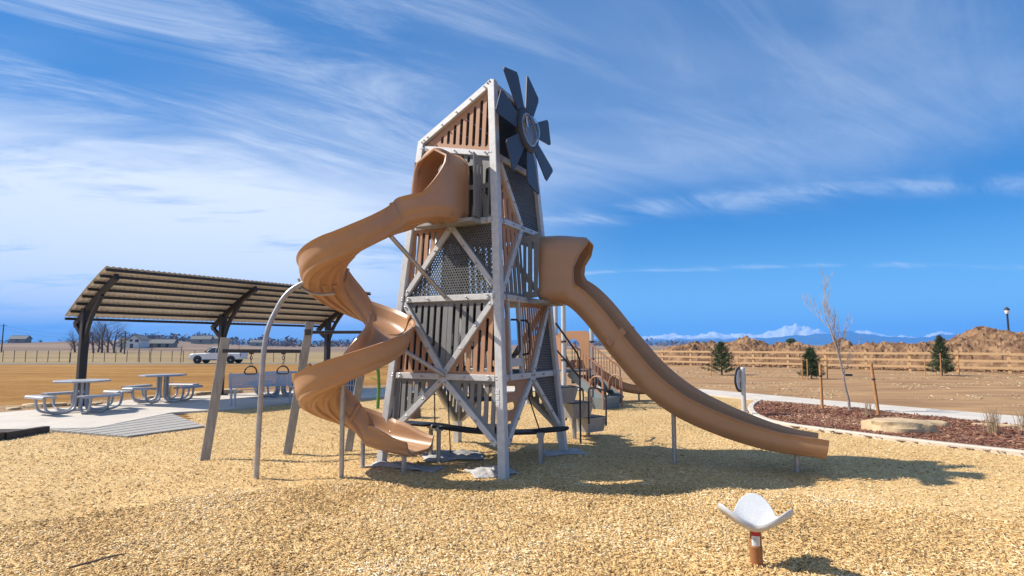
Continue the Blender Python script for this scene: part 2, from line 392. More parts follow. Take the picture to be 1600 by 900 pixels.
def chip_ground_mat(name, cols, sc=55):
    m = bpy.data.materials.new(name); m.use_nodes = True; t = m.node_tree; b = t.nodes["Principled BSDF"]
    b.inputs['Roughness'].default_value = 0.9; b.inputs['Specular IOR Level'].default_value = 0.2
    tcn = t.nodes.new("ShaderNodeTexCoord")
    v = t.nodes.new("ShaderNodeTexVoronoi"); v.inputs['Scale'].default_value = sc
    nn = t.nodes.new("ShaderNodeTexNoise"); nn.inputs['Scale'].default_value = 9; nn.inputs['Detail'].default_value = 4; t.links.new(tcn.outputs['Object'], nn.inputs['Vector'])
    mx = t.nodes.new("ShaderNodeMix"); mx.data_type = 'RGBA'; mx.blend_type = 'LINEAR_LIGHT'; mx.inputs[0].default_value = 0.12
    t.links.new(tcn.outputs['Object'], mx.inputs[6]); t.links.new(nn.outputs[1], mx.inputs[7]); t.links.new(mx.outputs[2], v.inputs['Vector'])
    big = t.nodes.new("ShaderNodeTexNoise"); big.inputs['Scale'].default_value = 0.7; big.inputs['Detail'].default_value = 6; t.links.new(tcn.outputs['Object'], big.inputs['Vector'])
    sp = t.nodes.new("ShaderNodeSeparateColor"); t.links.new(v.outputs['Color'], sp.inputs[0])
    val = mathn(t, 'ADD', mathn(t, 'MULTIPLY', sp.outputs[0], 0.7), mathn(t, 'MULTIPLY', big.outputs[0], 0.3))
    cr = t.nodes.new("ShaderNodeValToRGB"); t.links.new(val, cr.inputs[0])
    while len(cr.color_ramp.elements) < len(cols): cr.color_ramp.elements.new(0.5)
    for e, (p, c) in zip(cr.color_ramp.elements, cols): e.position = p; e.color = (*c, 1)
    t.links.new(cr.outputs[0], b.inputs['Base Color'])
    bp = t.nodes.new("ShaderNodeBump"); bp.inputs['Strength'].default_value = 0.9; bp.inputs['Distance'].default_value = 0.03
    t.links.new(sp.outputs[1], bp.inputs['Height']); t.links.new(bp.outputs[0], b.inputs['Normal']); return m
CHIPS = [(0.0, (0.15, 0.08, 0.036)), (0.2, (0.44, 0.265, 0.105)), (0.5, (0.65, 0.435, 0.185)), (0.78, (0.78, 0.58, 0.295)), (1.0, (0.88, 0.76, 0.55))]
REDS = [(0.0, (0.06, 0.026, 0.018)), (0.3, (0.16, 0.066, 0.042)), (0.65, (0.28, 0.13, 0.082)), (1.0, (0.50, 0.33, 0.22))]
kind(patch('playground_surfacing', mulch_poly, 0.14, mz, chip_ground_mat('wood_chip_bed', CHIPS)), 'structure')
def chips(name, n, pts, lmin, lmax, cols, zf, zlift=0.004):
    X, Y = pts; n = len(X)
    L = rng.uniform(lmin, lmax, n)*rng.uniform(0.6, 1.2, n); W = L*rng.uniform(0.14, 0.34, n); T = rng.uniform(0.002, 0.006, n)
    yaw = rng.uniform(0, 2*PI, n); pit = rng.normal(0, 0.22, n); rol = rng.normal(0, 0.35, n)
    Z = np.array([zf(x, y) for x, y in zip(X, Y)])+zlift+np.abs(np.sin(pit))*L*0.3+rng.uniform(0, 0.012, n)
    c, s_ = np.cos(yaw), np.sin(yaw)
    ax = np.stack([c*np.cos(pit), s_*np.cos(pit), np.sin(pit)], 1)
    up0 = np.stack([-c*np.sin(pit), -s_*np.sin(pit), np.cos(pit)], 1); sd_ = np.stack([-s_, c, np.zeros(n)], 1)
    ay = sd_*np.cos(rol)[:, None]+up0*np.sin(rol)[:, None]; az = up0*np.cos(rol)[:, None]-sd_*np.sin(rol)[:, None]
    C = np.stack([X, Y, Z], 1); vs = np.empty((n, 8, 3))
    tw = rng.uniform(0.35, 1.0, n)
    k = 0
    for sz in (-1, 1):
        for (sx, sy) in ((-1, -1), (1, -1), (1, 1), (-1, 1)):
            ww = W*(tw if sx > 0 else 1.0)
            vs[:, k] = C+ax*(sx*L/2)[:, None]+ay*(sy*ww/2)[:, None]+az*(sz*T/2)[:, None]; k += 1
    quad = np.array([[4, 5, 6, 7], [0, 1, 5, 4], [1, 2, 6, 5], [2, 3, 7, 6], [3, 0, 4, 7]])
    F_ = (quad[None]+(np.arange(n)*8)[:, None, None]).reshape(-1)
    me = bpy.data.meshes.new(name); me.vertices.add(n*8); me.vertices.foreach_set('co', vs.reshape(-1).astype(np.float32))
    nf = n*5; me.loops.add(nf*4); me.loops.foreach_set('vertex_index', F_.astype(np.int32))
    me.polygons.add(nf); me.polygons.foreach_set('loop_start', (np.arange(nf)*4).astype(np.int32))
    me.update(calc_edges=True)
    at = me.attributes.new('tone', 'FLOAT', 'POINT'); at.data.foreach_set('value', np.repeat(np.clip(rng.beta(2.0, 1.6, n)+0.30*np.array([mnoise.fractal(Vector((x*.8, y*.8, 2.2)), .8, 2.0, 3) for x, y in zip(X, Y)]), 0, 1), 8).astype(np.float32))
    me.materials.append(attr_mat(name+'_wood', cols)); o = bpy.data.objects.new(name, me); COL.objects.link(o); kind(o, 'stuff'); return o
def wedge(n, r0, r1, amax, bias, poly):
    r = (r0**bias+(r1**bias-r0**bias)*rng.random(n))**(1/bias); a = rng.uniform(-amax, amax, n)
    X, Y = r*np.sin(a), r*np.cos(a); k = in_poly_np(X, Y, poly); return X[k], Y[k]
Xn, Yn = wedge(105000, 2.6, 7.5, 1.0, 1.35, mulch_poly); Xf, Yf = wedge(75000, 7.2, 18, 0.95, 1.1, mulch_poly)
o = chips('wood_chips', 0, (np.concatenate([Xn, Xf]), np.concatenate([Yn, Yf])), 0.015, 0.044, CHIPS, mz)
o.data.materials[0].node_tree.nodes['Principled BSDF'].inputs['Roughness'].default_value = 0.8
tag(o, 'loose pale yellow wood chips covering the whole playground floor', 'wood chips')

# concrete: pavilion pad, walk, ramp
def slab(name, pxpoly, top, th, m, ccw=True):
    pts = [tuple(gnd(*p)[:2]) for p in pxpoly] if len(pxpoly[0]) == 2 and abs(pxpoly[0][0]) > 40 or True else pxpoly
    mb = MB(); mb.prism(pts, (Vector((0, 0, 0)), Vector((1, 0, 0)), Vector((0, 1, 0)), Vector((0, 0, 1))), top-th, th)
    return obj(name, mb, m)
pad_px = [(-300, 664), (-60, 674), (72, 673), (150, 671), (268, 647), (360, 641), (440, 633), (520, 628), (640, 618), (640, 606), (440, 613), (320, 620), (200, 627), (140, 637), (60, 642), (0, 647), (-300, 654)]
kind(slab('pavement', pad_px, 0.04, 0.12, M['conc']), 'structure')
walk_px = [(640, 618.2), (760, 614), (880, 611), (960, 609), (1102, 617), (1180, 626), (1280, 634), (1600, 667), (1800, 690), (1800, 668), (1600, 653), (1280, 626), (1183, 617), (1100, 609.5), (960, 603), (880, 604.5), (760, 605), (640, 606.2)]
kind(slab('path', walk_px, 0.036, 0.12, M['conc']), 'structure')
# ribbed ramp: separate planks
ramp = [gnd(*p) for p in ((74, 674), (200, 684), (320, 668), (268, 648))]
rr_ = kind(obj('ramp_base', MB().prism([tuple(p[:2]) for p in ramp], (Vector((0, 0, 0)), Vector((1, 0, 0)), Vector((0, 1, 0)), Vector((0, 0, 1))), -0.06, 0.066), M['deckplank']), 'structure'); rr_.name = 'ramp'
npl = 14
for i in range(npl):
    t0, t1 = i/npl+0.006, (i+1)/npl-0.006
    a0 = ramp[0].lerp(ramp[1], t0); a1 = ramp[0].lerp(ramp[1], t1); b0 = ramp[3].lerp(ramp[2], t0); b1 = ramp[3].lerp(ramp[2], t1)
    mb = MB().prism([tuple(p[:2]) for p in (a0, a1, b1, b0)], (Vector((0, 0, 0)), Vector((1, 0, 0)), Vector((0, 1, 0)), Vector((0, 0, 1))), 0.008, 0.022+0.004*(i % 2))
    obj('plank', mb, M['deckplank'], rr_)
# timber-like edging at the left
e0, e1, e2 = gnd(-260, 712), gnd(5, 687), gnd(72, 675)
mb = MB(); mb.bar(e0+Vector((0, 0, .05)), e1+Vector((0, 0, .05)), .14, .18); mb.bar(e1+Vector((0, 0, .045)), e2+Vector((0, 0, .03)), .14, .17)
tag(obj('timber_edging', mb, M['pole_wood']), 'dark low edging board at the end of the grey ribbed ramp', 'edging')
# planting strip behind the pavilion pad
strip = P2([(-300, 655), (0, 648), (60, 643), (140, 638), (200, 628), (320, 621), (440, 614), (640, 607), (640, 600), (440, 606), (300, 615), (130, 627), (0, 634), (-300, 640)])
kind(patch('planting_bed', strip, 0.22, lambda x, y: 0.0+0.02*mnoise.noise(Vector((x*2, y*2, 0))), chip_ground_mat('bark_chip_strip', [(0, (0.10, 0.05, 0.03)), (0.4, (0.30, 0.18, 0.09)), (0.8, (0.44, 0.31, 0.18)), (1, (0.55, 0.44, 0.3))], 22)), 'structure')
# kerb and red bark bed on the right
curb_px = [(1183, 627), (1171, 634), (1169, 643), (1182, 654), (1220, 665), (1320, 679), (1440, 694), (1600, 712)]
cpts = [gnd(*p) for p in curb_px]; cpts.append(cpts[-1]+(cpts[-1]-cpts[-2])*1.6)
cp = catmull(cpts, 8); mb = MB(); k = len(cp); W_ = 0.15
for i, p in enumerate(cp):
    t = (cp[min(i+1, k-1)]-cp[max(i-1, 0)]); t.z = 0; t.normalize(); nrm = Vector((-t.y, t.x, 0))
    for (a, z) in ((0, -.05), (0, .05), (.015, .065), (W_-.015, .065), (W_, .05), (W_, -.05)): mb.v.append(tuple(p+nrm*a+Vector((0, 0, z))))
for i in range(k-1):
    for j in range(5): mb.f.append((i*6+j, (i+1)*6+j, (i+1)*6+j+1, i*6+j+1))
kind(obj('kerb', mb, M['curb']), 'structure')
bed = [tuple(p[:2]) for p in cp]+[(15, 9.5)]+P2([(1800, 690), (1600, 667), (1280, 634), (1186, 627)])
bedz = lambda x, y: 0.025+0.02*mnoise.noise(Vector((x*1.5, y*1.5, 9)))
kind(patch('planting_bed', bed, 0.15, bedz, chip_ground_mat('red_bark', REDS, 30)), 'structure')
n = 26000; X = rng.uniform(5.8, 13, n); Y = rng.uniform(6.5, 18.5, n); kk = in_poly_np(X, Y, bed)
o = chips('bark_mulch', 0, (X[kk], Y[kk]), 0.05, 0.12, REDS, bedz); tag(o, 'dark red brown bark mulch filling the kerbed planting bed', 'bark mulch')
# bare dirt field beyond the walk, up to and past the fence
dirt = P2([(1800, 668), (1600, 654), (1280, 627), (1183, 618), (1100, 610.5), (960, 604), (880, 605)])+[(-1.0, 25), (0, 50), (8, 62), (40, 70), (75, 50), (60, 8)]
M['dirt'] = mat('bare_dirt', (0.24, 0.13, 0.054), 0.95, col2=(0.43, 0.262, 0.118), scale=0.5, bump=0.6, bscale=12, detail=14, stretch=(0.6, 1.7, 1), c2lo=0.36, c2hi=0.72)
kind(patch('dirt_field', dirt, 0.5, lambda x, y: 0.0+0.05*mnoise.noise(Vector((x*.3, y*.3, 5)))*sstep(16, 26, y), M['dirt']), 'structure')
# straw tufts on the dirt
n = 16000; X = rng.uniform(4, 40, n); Y = rng.uniform(16, 44, n); kk = in_poly_np(X, Y, dirt) & (np.array([mnoise.noise(Vector((x*.25, y*.5, 1))) for x, y in zip(X, Y)]) > 0.12)
o = chips('straw_litter', 0, (X[kk], Y[kk]), 0.05, 0.16, [(0, (0.42, 0.31, 0.18)), (1, (0.62, 0.52, 0.36))], lambda x, y: 0.05*mnoise.noise(Vector((x*.3, y*.3, 5)))*sstep(16, 26, y))
tag(o, 'pale dry straw scattered over the bare dirt field', 'straw')
# road with the truck
mb = MB()
for i in range(41):
    x = -110+i*4.0
    for y in (65.6, 69.8): mb.v.append((x, y+0.02*(x+34), gz(x, y)+0.02))
mb.f = [(2*i, 2*i+2, 2*i+3, 2*i+1) for i in range(40)]
M['asph'] = mat('grey_road', (0.16, 0.145, 0.12), 0.9, var=0.15, scale=1.5)
kind(obj('road', mb, M['asph']), 'structure')

# ------------------------------------------------------------------ WINDMILL TOWER
TC = Vector((-0.53, 8.92, 0)); UN = Vector((0.30, -0.954, 0)).normalized(); UR = Vector((-UN.y, UN.x, 0)); HD = 1.415; ZA = 13.0
DIRS = {'N': UN, 'R': UR, 'B': -UN, 'L': -UR}
def cor(c, z): return TC+DIRS[c]*(HD*(1-z/ZA))+Vector((0, 0, z))
Z1, Z2, Z3, Z4, ZT = 1.25, 2.35, 3.44, 4.40, 5.52
ZL = 4.74                                           # eave on the low (left/back) side
tower = thing('windmill_tower', 'tall tapering play tower of steel frame and slotted panels with a windmill fan', 'play tower', TC)
class Face:
    def __init__(s, a, b):
        s.a, s.b = a, b; A0, B0 = cor(a, 0), cor(b, 0); A1, B1 = cor(a, 3), cor(b, 3)
        s.X = (B0-A0).normalized(); s.O = (A0+B0)/2; s.Y = ((A1+B1)/2-s.O).normalized(); s.N = s.X.cross(s.Y).normalized()
        cen = TC-s.O; cen.z = 0
        if s.N.dot(cen) > 0: s.N = -s.N
        s.sl = 1/s.Y.z
    def p(s, u, z, off=0.0): return cor(s.a, z).lerp(cor(s.b, z), u)+s.N*off
    def d(s, u, z):
        w = cor(s.a, z).lerp(cor(s.b, z), u)-s.O; return (w.dot(s.X), w.dot(s.Y))
    def fr(s): return (s.O, s.X, s.Y, s.N)
FL, FR_, FB1, FB2 = Face('L', 'N'), Face('N', 'R'), Face('R', 'B'), Face('B', 'L')
def yrange(poly, x):
    ys = []
    for i in range(len(poly)):
        (x0, y0), (x1, y1) = poly[i], poly[(i+1) % len(poly)]
        if (x0-x)*(x1-x) <= 0 and abs(x1-x0) > 1e-9: ys.append(y0+(y1-y0)*(x-x0)/(x1-x0))
    return (min(ys), max(ys)) if len(ys) >= 2 else None
def inset_ok(poly, x, y, m):
    k = len(poly); area = sum(poly[i][0]*poly[(i+1) % k][1]-poly[(i+1) % k][0]*poly[i][1] for i in range(k)); sg = 1 if area > 0 else -1
    for i in range(k):
        (x0, y0), (x1, y1) = poly[i], poly[(i+1) % k]; L = math.hypot(x1-x0, y1-y0)
        if sg*((x1-x0)*(y-y0)-(y1-y0)*(x-x0))/L < m: return False
    return True
def stadium(x, y0, y1, w, n=4, horiz=False):
    r = w/2; out = []
    for k in range(n+1): a = PI*k/n; out.append((x+r*math.cos(a), y1-r+r*math.sin(a)))
    for k in range(n+1): a = PI+PI*k/n; out.append((x+r*math.cos(a), y0+r+r*math.sin(a)))
    return out
def slots(poly, w=0.050, pitch=0.112, marg=0.075, x0=None, side=0.05):
    xs = [p[0] for p in poly]; lo, hi = min(xs)+side, max(xs)-side; n = int((hi-lo)/pitch); st = (lo+hi)/2-n*pitch/2; hs = []
    for i in range(n+1):
        x = st+i*pitch; r = [yrange(poly, x+d) for d in (-w/2, 0, w/2)]
        if any(q is None for q in r): continue
        a = max(q[0] for q in r)+marg; b = min(q[1] for q in r)-marg
        if b-a > w*1.15: hs.append(stadium(x, a, b, w))
    return hs
def perfs(poly, pitch=0.043, r=0.0165, marg=0.05):
    xs = [p[0] for p in poly]; ys = [p[1] for p in poly]; hs = []; j = 0; y = min(ys)
    while y < max(ys):
        x = min(xs)+(pitch/2 if j % 2 else 0)
        while x < max(xs):
            if inset_ok(poly, x, y, marg): hs.append([(x+r*math.cos(PI/6+k*PI/3), y+r*math.sin(PI/6+k*PI/3)) for k in range(6)])
            x += pitch
        y += pitch*0.866; j += 1
    return hs
def ccw(poly):
    k = len(poly); a = sum(poly[i][0]*poly[(i+1) % k][1]-poly[(i+1) % k][0]*poly[i][1] for i in range(k)); return poly if a > 0 else poly[::-1]
def panel(face, uz, style, m, name=None, off=-0.022, th=0.018, parent=None, **kw):
    poly = ccw([face.d(*q) for q in uz])
    hs = slots(poly, **kw) if style == 'slot' else perfs(poly, **kw) if style == 'perf' else []
    mb = MB().holed(poly, hs, face.fr(), off, th) if hs else MB().prism(poly, face.fr(), off, th)
    return obj(name or {'slot': 'slotted_panel', 'perf': 'perforated_panel'}.get(style, 'panel'), mb, m, parent or tower)
# legs
for c in 'NLRB':
    top = {'N': ZT+.03, 'R': ZT+.03, 'L': ZL+.03, 'B': ZL+.03}[c]
    mb = MB(); a, b = cor(c, -0.15), cor(c, top)
    t = (b-a).normalized(); x = FL.X if c in 'NRLB' else None
    mb.bar(a, b, 0.115, 0.115, up=FL.N); obj('leg', mb, M['galv'], tower)
def beam(face, u0, z0, u1, z1, w=0.085, dp=0.075, name='beam', off=0.0, e=0.0):
    a, b = face.p(u0, z0, off), face.p(u1, z1, off); d = (b-a).normalized()
    return obj(name, MB().bar(a-d*e, b+d*e, w, dp, up=face.N), M['galv'], tower)
bolts = MB()
def bolt(face, u, z, off=0.046):
    c = face.p(u, z, off); bolts.lathe([(0.015, 0), (0.015, 0.012), (0.007, 0.016)], 6, c, (face.X, face.Y, face.N))
for fc in (FL, FR_, FB1, FB2):
    for z in (Z1, Z2, Z3):
        beam(fc, 0.045, z, 0.955, z, w=0.085)
        for u in (0.02, 0.09, 0.91, 0.98):
            bolt(fc, u, z+.02); bolt(fc, u, z-.02)
        for u in (0.3, 0.48, 0.52, 0.7): bolt(fc, u, z)
# bracing, as offset pairs
BR = dict(w=0.08, dp=0.062, name='brace')
def brace(fc, u0, z0, u1, z1, off=0.012):
    beam(fc, u0, z0, u1, z1, off=off, **BR)
    for t in (0.06, 0.35, 0.65, 0.94): bolt(fc, u0+(u1-u0)*t, z0+(z1-z0)*t, 0.05)
for fc in (FL, FR_, FB1, FB2):
    brace(fc, .5, Z1-.03, .96, .40); brace(fc, .5, Z1-.03, .04, .40, off=.009)
brace(FL, .5, Z1+.03, .04, Z2-.05); brace(FL, .5, Z1+.03, .96, Z2-.05, off=.009)
brace(FL, .5, Z3-.04, .04, Z2+.06); brace(FL, .5, Z3-.04, .96, Z2+.16, off=.009)
brace(FR_, .52, Z1+.03, .97, Z2-.04); brace(FR_, .5, Z3-.03, .05, Z2+.10); brace(FR_, .5, Z3+.04, .05, Z4-.02)
for fc in (FB1, FB2):
    brace(fc, .5, Z1+.03, .04, Z2-.05); brace(fc, .5, Z1+.03, .96, Z2-.05, off=.009)
brace(FB1, .5, Z3-.04, .04, Z2+.06); brace(FB2, .5, Z3-.04, .96, Z2+.06)
# upper frame
beam(FL, .045, ZL-.05, .955, Z4+.02); beam(FL, -.03, ZL+.03, 1.02, ZT+.02, w=0.10, dp=0.085, off=.004)
beam(FR_, .045, Z4, .955, Z4); beam(FR_, .045, ZT-.02, .955, ZT-.02); beam(FB1, .045, Z4, .955, Z4); beam(FB1, 0.03, ZT-.02, 1.03, ZL+.03, w=0.10); beam(FB2, .045, ZL, .955, ZL)
for u in (.02, .05, .1, .3, .5, .7, .9, .95, .98): bolt(FL, u, ZL+.03+(ZT-ZL)*u, .055); bolt(FL, u, ZL-.05+(Z4+.07-ZL)*u)
# left face panels
G, BP, PF = M['grey'], M['brownpanel'], M['greyperf']
panel(FL, [(.02, Z1), (.5, Z1), (.02, .36)], 'slot', G); panel(FL, [(.5, Z1), (.98, Z1), (.98, .36)], 'slot', G)
panel(FL, [(.499, Z1), (.499, Z2), (.03, Z2)], 'slot', G); panel(FL, [(.503, Z1), (.97, Z2), (.503, Z2)], 'slot', G)
panel(FL, [(.02, Z1), (.5, Z1), (.02, Z2)], 'slot', BP); panel(FL, [(.5, Z1), (.98, Z1), (.98, Z2)], 'slot', BP)
panel(FL, [(.02, Z2), (.5, Z3), (.02, Z3)], 'slot', BP)
panel(FL, [(.02, Z2), (.98, Z2), (.98, Z2+.12), (.5, Z3)], 'perf', PF); panel(FL, [(.98, Z2+.12), (.98, Z3), (.5, Z3)], 'perf', PF)
panel(FL, [(.03, 4.30), (.97, 4.30), (.97, 4.42), (.03, ZL-.05)], 'slot', G, marg=0.05)
panel(FL, [(.85, Z3), (.98, Z3), (.98, 4.3), (.85, 4.3)], 'slot', G, pitch=0.08); panel(FL, [(.02, Z3), (.15, Z3), (.15, 4.3), (.02, 4.3)], 'slot', G, pitch=0.08)
panel(FL, [(.03, ZL-.02), (.97, Z4+.03), (.97, ZT-.03), (.05, ZL)], 'slot', BP, pitch=0.112, w=0.052, marg=0.08)
# right face panels
poly = ccw([FR_.d(*q) for q in [(.02, Z1), (.5, Z1), (.02, .12)]])
hs = []
for zz, w in ((1.10, .30), (.87, .25), (.63, .17), (.38, .10)):
    x, y = FR_.d(.06, zz); x0 = x+.03; r = .05
    hs.append([(x0+w-r+r*math.cos(a), y+r*math.sin(a)) for a in [-PI/2+PI*k/5 for k in range(6)]]+[(x0+r+r*math.cos(a), y+r*math.sin(a)) for a in [PI/2+PI*k/5 for k in range(6)]])
obj('climbing_panel', MB().holed(poly, hs, FR_.fr(), -.022, .018), BP, tower)
panel(FR_, [(.5, Z1), (.98, Z1), (.98, .36)], 'perf', PF)
panel(FR_, [(.03, Z1), (.13, Z1), (.13, Z2), (.03, Z2)], 'slot', BP, pitch=0.075, side=0.04); panel(FR_, [(.36, Z1), (.5, Z1), (.98, Z2), (.36, Z2)], 'slot', BP, pitch=0.078)
panel(FR_, [(.52, Z1), (.98, Z1), (.98, Z2)], 'perf', PF)
for u in (.145, .345): beam(FR_, u, Z1+.03, u, Z2-.03, w=.04, dp=.06, name='door_post')
beam(FR_, .16, Z1+.2, .33, Z1+.2, w=.12, dp=.05, name='step')
for u in (.17, .35):
    pts = [FR_.p(u, zz, o_) for zz, o_ in ((1.55, .03), (1.56, .12), (1.62, .15), (1.8, .15), (1.98, .15), (2.03, .12), (2.04, .03))]
    smoothed(obj('grab_handle', MB().tube(pts, .016), M['dark'], tower))
panel(FR_, [(.02, Z2+.08), (.5, Z3), (.02, Z3)], 'slot', BP, pitch=0.13); panel(FR_, [(.02, Z2), (.5, Z2), (.5, Z3)], 'slot', G, pitch=0.13)
panel(FR_, [(.5, 3.2), (.98, 3.2), (.98, Z3), (.5, Z3)], 'slot', G, marg=.06)
panel(FR_, [(.02, Z3), (.5, Z3), (.02, Z4-.05)], 'slot', BP, pitch=0.13); panel(FR_, [(.5, Z3), (.98, Z3), (.98, Z4), (.02, Z4)], 'perf', PF)
panel(FR_, [(.02, Z4), (.98, Z4), (.98, ZT), (.02, ZT)], 'perf', M['dark'])
# back faces; plain panels coloured dark to stand in for shade inside the tower
for fc in (FB1, FB2):
    panel(fc, [(.02, Z1), (.5, Z1), (.02, .36)], 'slot', G); panel(fc, [(.5, Z1), (.98, Z1), (.98, .36)], 'slot', G)
panel(FB2, [(.499, Z1), (.499, Z2), (.03, Z2)], 'plain', M['dark']); panel(FB2, [(.503, Z1), (.97, Z2), (.503, Z2)], 'plain', M['dark'])
panel(FB2, [(.02, Z1), (.5, Z1), (.02, Z2)], 'slot', G); panel(FB2, [(.5, Z1), (.98, Z1), (.98, Z2)], 'plain', M['dark'])
panel(FB1, [(.5, Z1), (.98, Z1), (.98, Z2)], 'slot', G); panel(FB1, [(.503, Z1), (.97, Z2), (.503, Z2)], 'plain', M['dark'])
panel(FB1, [(.5, Z2), (.98, Z2), (.98, Z3), (.5, Z3)], 'slot', G); panel(FB2, [(.02, Z2), (.42, Z2), (.42, Z3), (.02, Z3)], 'perf', PF); panel(FB2, [(.62, Z2), (.98, Z2), (.98, Z3), (.62, Z3)], 'slot', G)
panel(FB1, [(.02, Z3), (.98, Z3), (.98, Z4), (.02, Z4)], 'plain', M['dark']); panel(FB2, [(.02, Z3), (.98, Z3), (.98, ZL), (.02, ZL)], 'slot', G)
panel(FB1, [(.02, Z4), (.98, Z4), (.98, ZL), (.02, ZT)], 'plain', M['dark'])
# decks and roof
for z, nm in ((Z1-.02, 'deck'), (Z2-.02, 'deck'), (Z3-.02, 'deck')):
    q = [cor(c, z) for c in 'NRBL']; cen = TC
    pts = [((p-TC).x*.95, (p-TC).y*.95) for p in q]
    if nm and z == Z2-.02: pts = [pts[0], pts[1], pts[2], ((pts[2][0]+pts[3][0])/2, (pts[2][1]+pts[3][1])/2), (0, 0), ((pts[0][0]+pts[3][0])/2, (pts[0][1]+pts[3][1])/2)]
    obj('deck', MB().prism(pts, (TC+Vector((0, 0, z)), Vector((1, 0, 0)), Vector((0, 1, 0)), Vector((0, 0, 1))), -.03, .03), M['dark'], tower)
for i in range(6):                                  # closed roof boards across the slope
    a = cor('L', ZL+.05).lerp(cor('N', ZT+.04), (i+.02)/6); b = cor('B', ZL+.05).lerp(cor('R', ZT+.04), (i+.02)/6); c = cor('L', ZL+.05).lerp(cor('N', ZT+.04), (i+.98)/6); d = cor('B', ZL+.05).lerp(cor('R', ZT+.04), (i+.98)/6)
    a, b = a.lerp(b, .04), a.lerp(b, .96); c, d = c.lerp(d, .04), c.lerp(d, .96); n_ = (b-a).cross(c-a).normalized()*.02
    obj('roof_board', MB().add([a, b, d, c, a+n_, b+n_, d+n_, c+n_], [(3, 2, 1, 0), (4, 5, 6, 7), (0, 1, 5, 4), (1, 2, 6, 5), (2, 3, 7, 6), (3, 0, 4, 7)]), M['grey'], tower)
# inner climbing steps
for i, (z, u) in enumerate(((.45, .3), (.85, .5), (1.65, .45), (2.0, .6), (2.75, .55), (3.1, .4))):
    c = TC+Vector((.25*math.cos(i*1.7), .25*math.sin(i*1.7), z)); obj('inner_step', MB().box(c, (.5, .32, .05)), M['dark'], tower)
kind(obj('bolt_heads', bolts, M['galvpole'], tower), 'stuff')
# safety labels on the near leg
mb = MB(); ink = MB()
for z in (.92, 1.0, 1.08):
    c = FL.p(.985, z, .062); mb.box(c, (.05, .065, .003), (FL.X, FL.Y, FL.N))
    for k in range(3): ink.box(c+FL.Y*(-.018+.018*k)+FL.N*.0025, (.038, .005, .001), (FL.X, FL.Y, FL.N))
lb = obj('safety_label', mb, M['white'], tower); o = obj('print_lines', ink, M['ink'], lb); o.location = (0, 0, 0)

# windmill fan on the right face
WZ = 4.93; wm_c = FR_.p(.5, WZ, .24); AX = (FR_.X, FR_.Y, FR_.N)
hub = MB(); hub.lathe([(.335, -.05), (.345, -.02), (.345, .02), (.32, .045), (.275, .05), (.262, .03), (.262, -.05)], 40, wm_c, AX)
fan = obj('windmill', hub, M['dark'], tower); smoothed(fan, 35)
def sub(name, mb, m, par):
    o = obj(name, mb, m, par); o.location = (0, 0, 0); return o
smoothed(sub('window_ring', MB().lathe([(.262, .025), (.262, .047), (.225, .052), (.222, .03)], 40, wm_c, AX), M['galvpole'], fan))
prof = [(.235*math.cos(a), .03+.15*math.sin(a)) for a in [PI/2*k/10 for k in range(11)]]
prof2 = [(r*.975, z-.005) for r, z in reversed(prof)]
d_ = sub('bubble_window', MB().lathe([(max(r, 1e-6), z) for r, z in prof]+[(max(r, 1e-6), z) for r, z in prof2], 32, wm_c, AX), M['clear'], fan); d_.data.shade_smooth()
for k in range(4):                                   # standoffs
    a = PI/4+k*PI/2; p0 = wm_c+FR_.X*(.3*math.cos(a))+FR_.Y*(.3*math.sin(a)); sub('standoff', MB().tube([p0-FR_.N*.03, p0-FR_.N*.25], .018, 6), M['dark'], fan)
tw = math.radians(-2)
for k in range(7):
    a = math.radians(172-51.43*k); dr = FR_.X*math.cos(a)+FR_.Y*math.sin(a); tn = -FR_.X*math.sin(a)+FR_.Y*math.cos(a)
    tn2 = (tn*math.cos(tw)+FR_.N*math.sin(tw)); nn_ = dr.cross(tn2)
    poly = [(.30, -.11), (.78, -.225), (.85, -.21), (.97, .16), (.94, .20), (.30, .12)]
    b_ = sub('blade', MB().prism(poly, (wm_c+FR_.N*.0, dr, tn2, nn_), -.008, .016), M['navy'], fan)
# access stair behind the right leg (pods, posts, rails): parts of the tower
st0 = FB1.p(.16, Z1); out = FB1.N.copy(); out.z = 0; out.normalize()
stc = [Vector((1.42, 10.95, 0)), Vector((1.12, 10.55, 0)), Vector((0.80, 10.15, 0))]
for i, (c, zt) in enumerate(zip(stc, (.36, .66, .96))):
    axs = (Vector((.8, .6, 0)), Vector((-.6, .8, 0)), Vector((0, 0, 1)))
    hw = .27; mb = MB(); 
    mb.add([c+axs[0]*(sx*w1)+axs[1]*(sy*w1)+Vector((0, 0, z)) for z, w1 in ((zt-.26, .2), (zt, .25)) for sx, sy in ((-1, -1), (1, -1), (1, 1), (-1, 1))],
           [(3, 2, 1, 0), (4, 5, 6, 7), (0, 1, 5, 4), (1, 2, 6, 5), (2, 3, 7, 6), (3, 0, 4, 7)])
    s_ = obj('step', mb, M['steppod'], tower); sub('tread', MB().box(c+Vector((0, 0, zt+.006)), (.46, .46, .012), axs), M['black'], s_)
    obj('step_post', MB().tube([c+Vector((0, 0, -.1)), c+Vector((0, 0, zt-.26))], .04), M['galvpole'], tower)
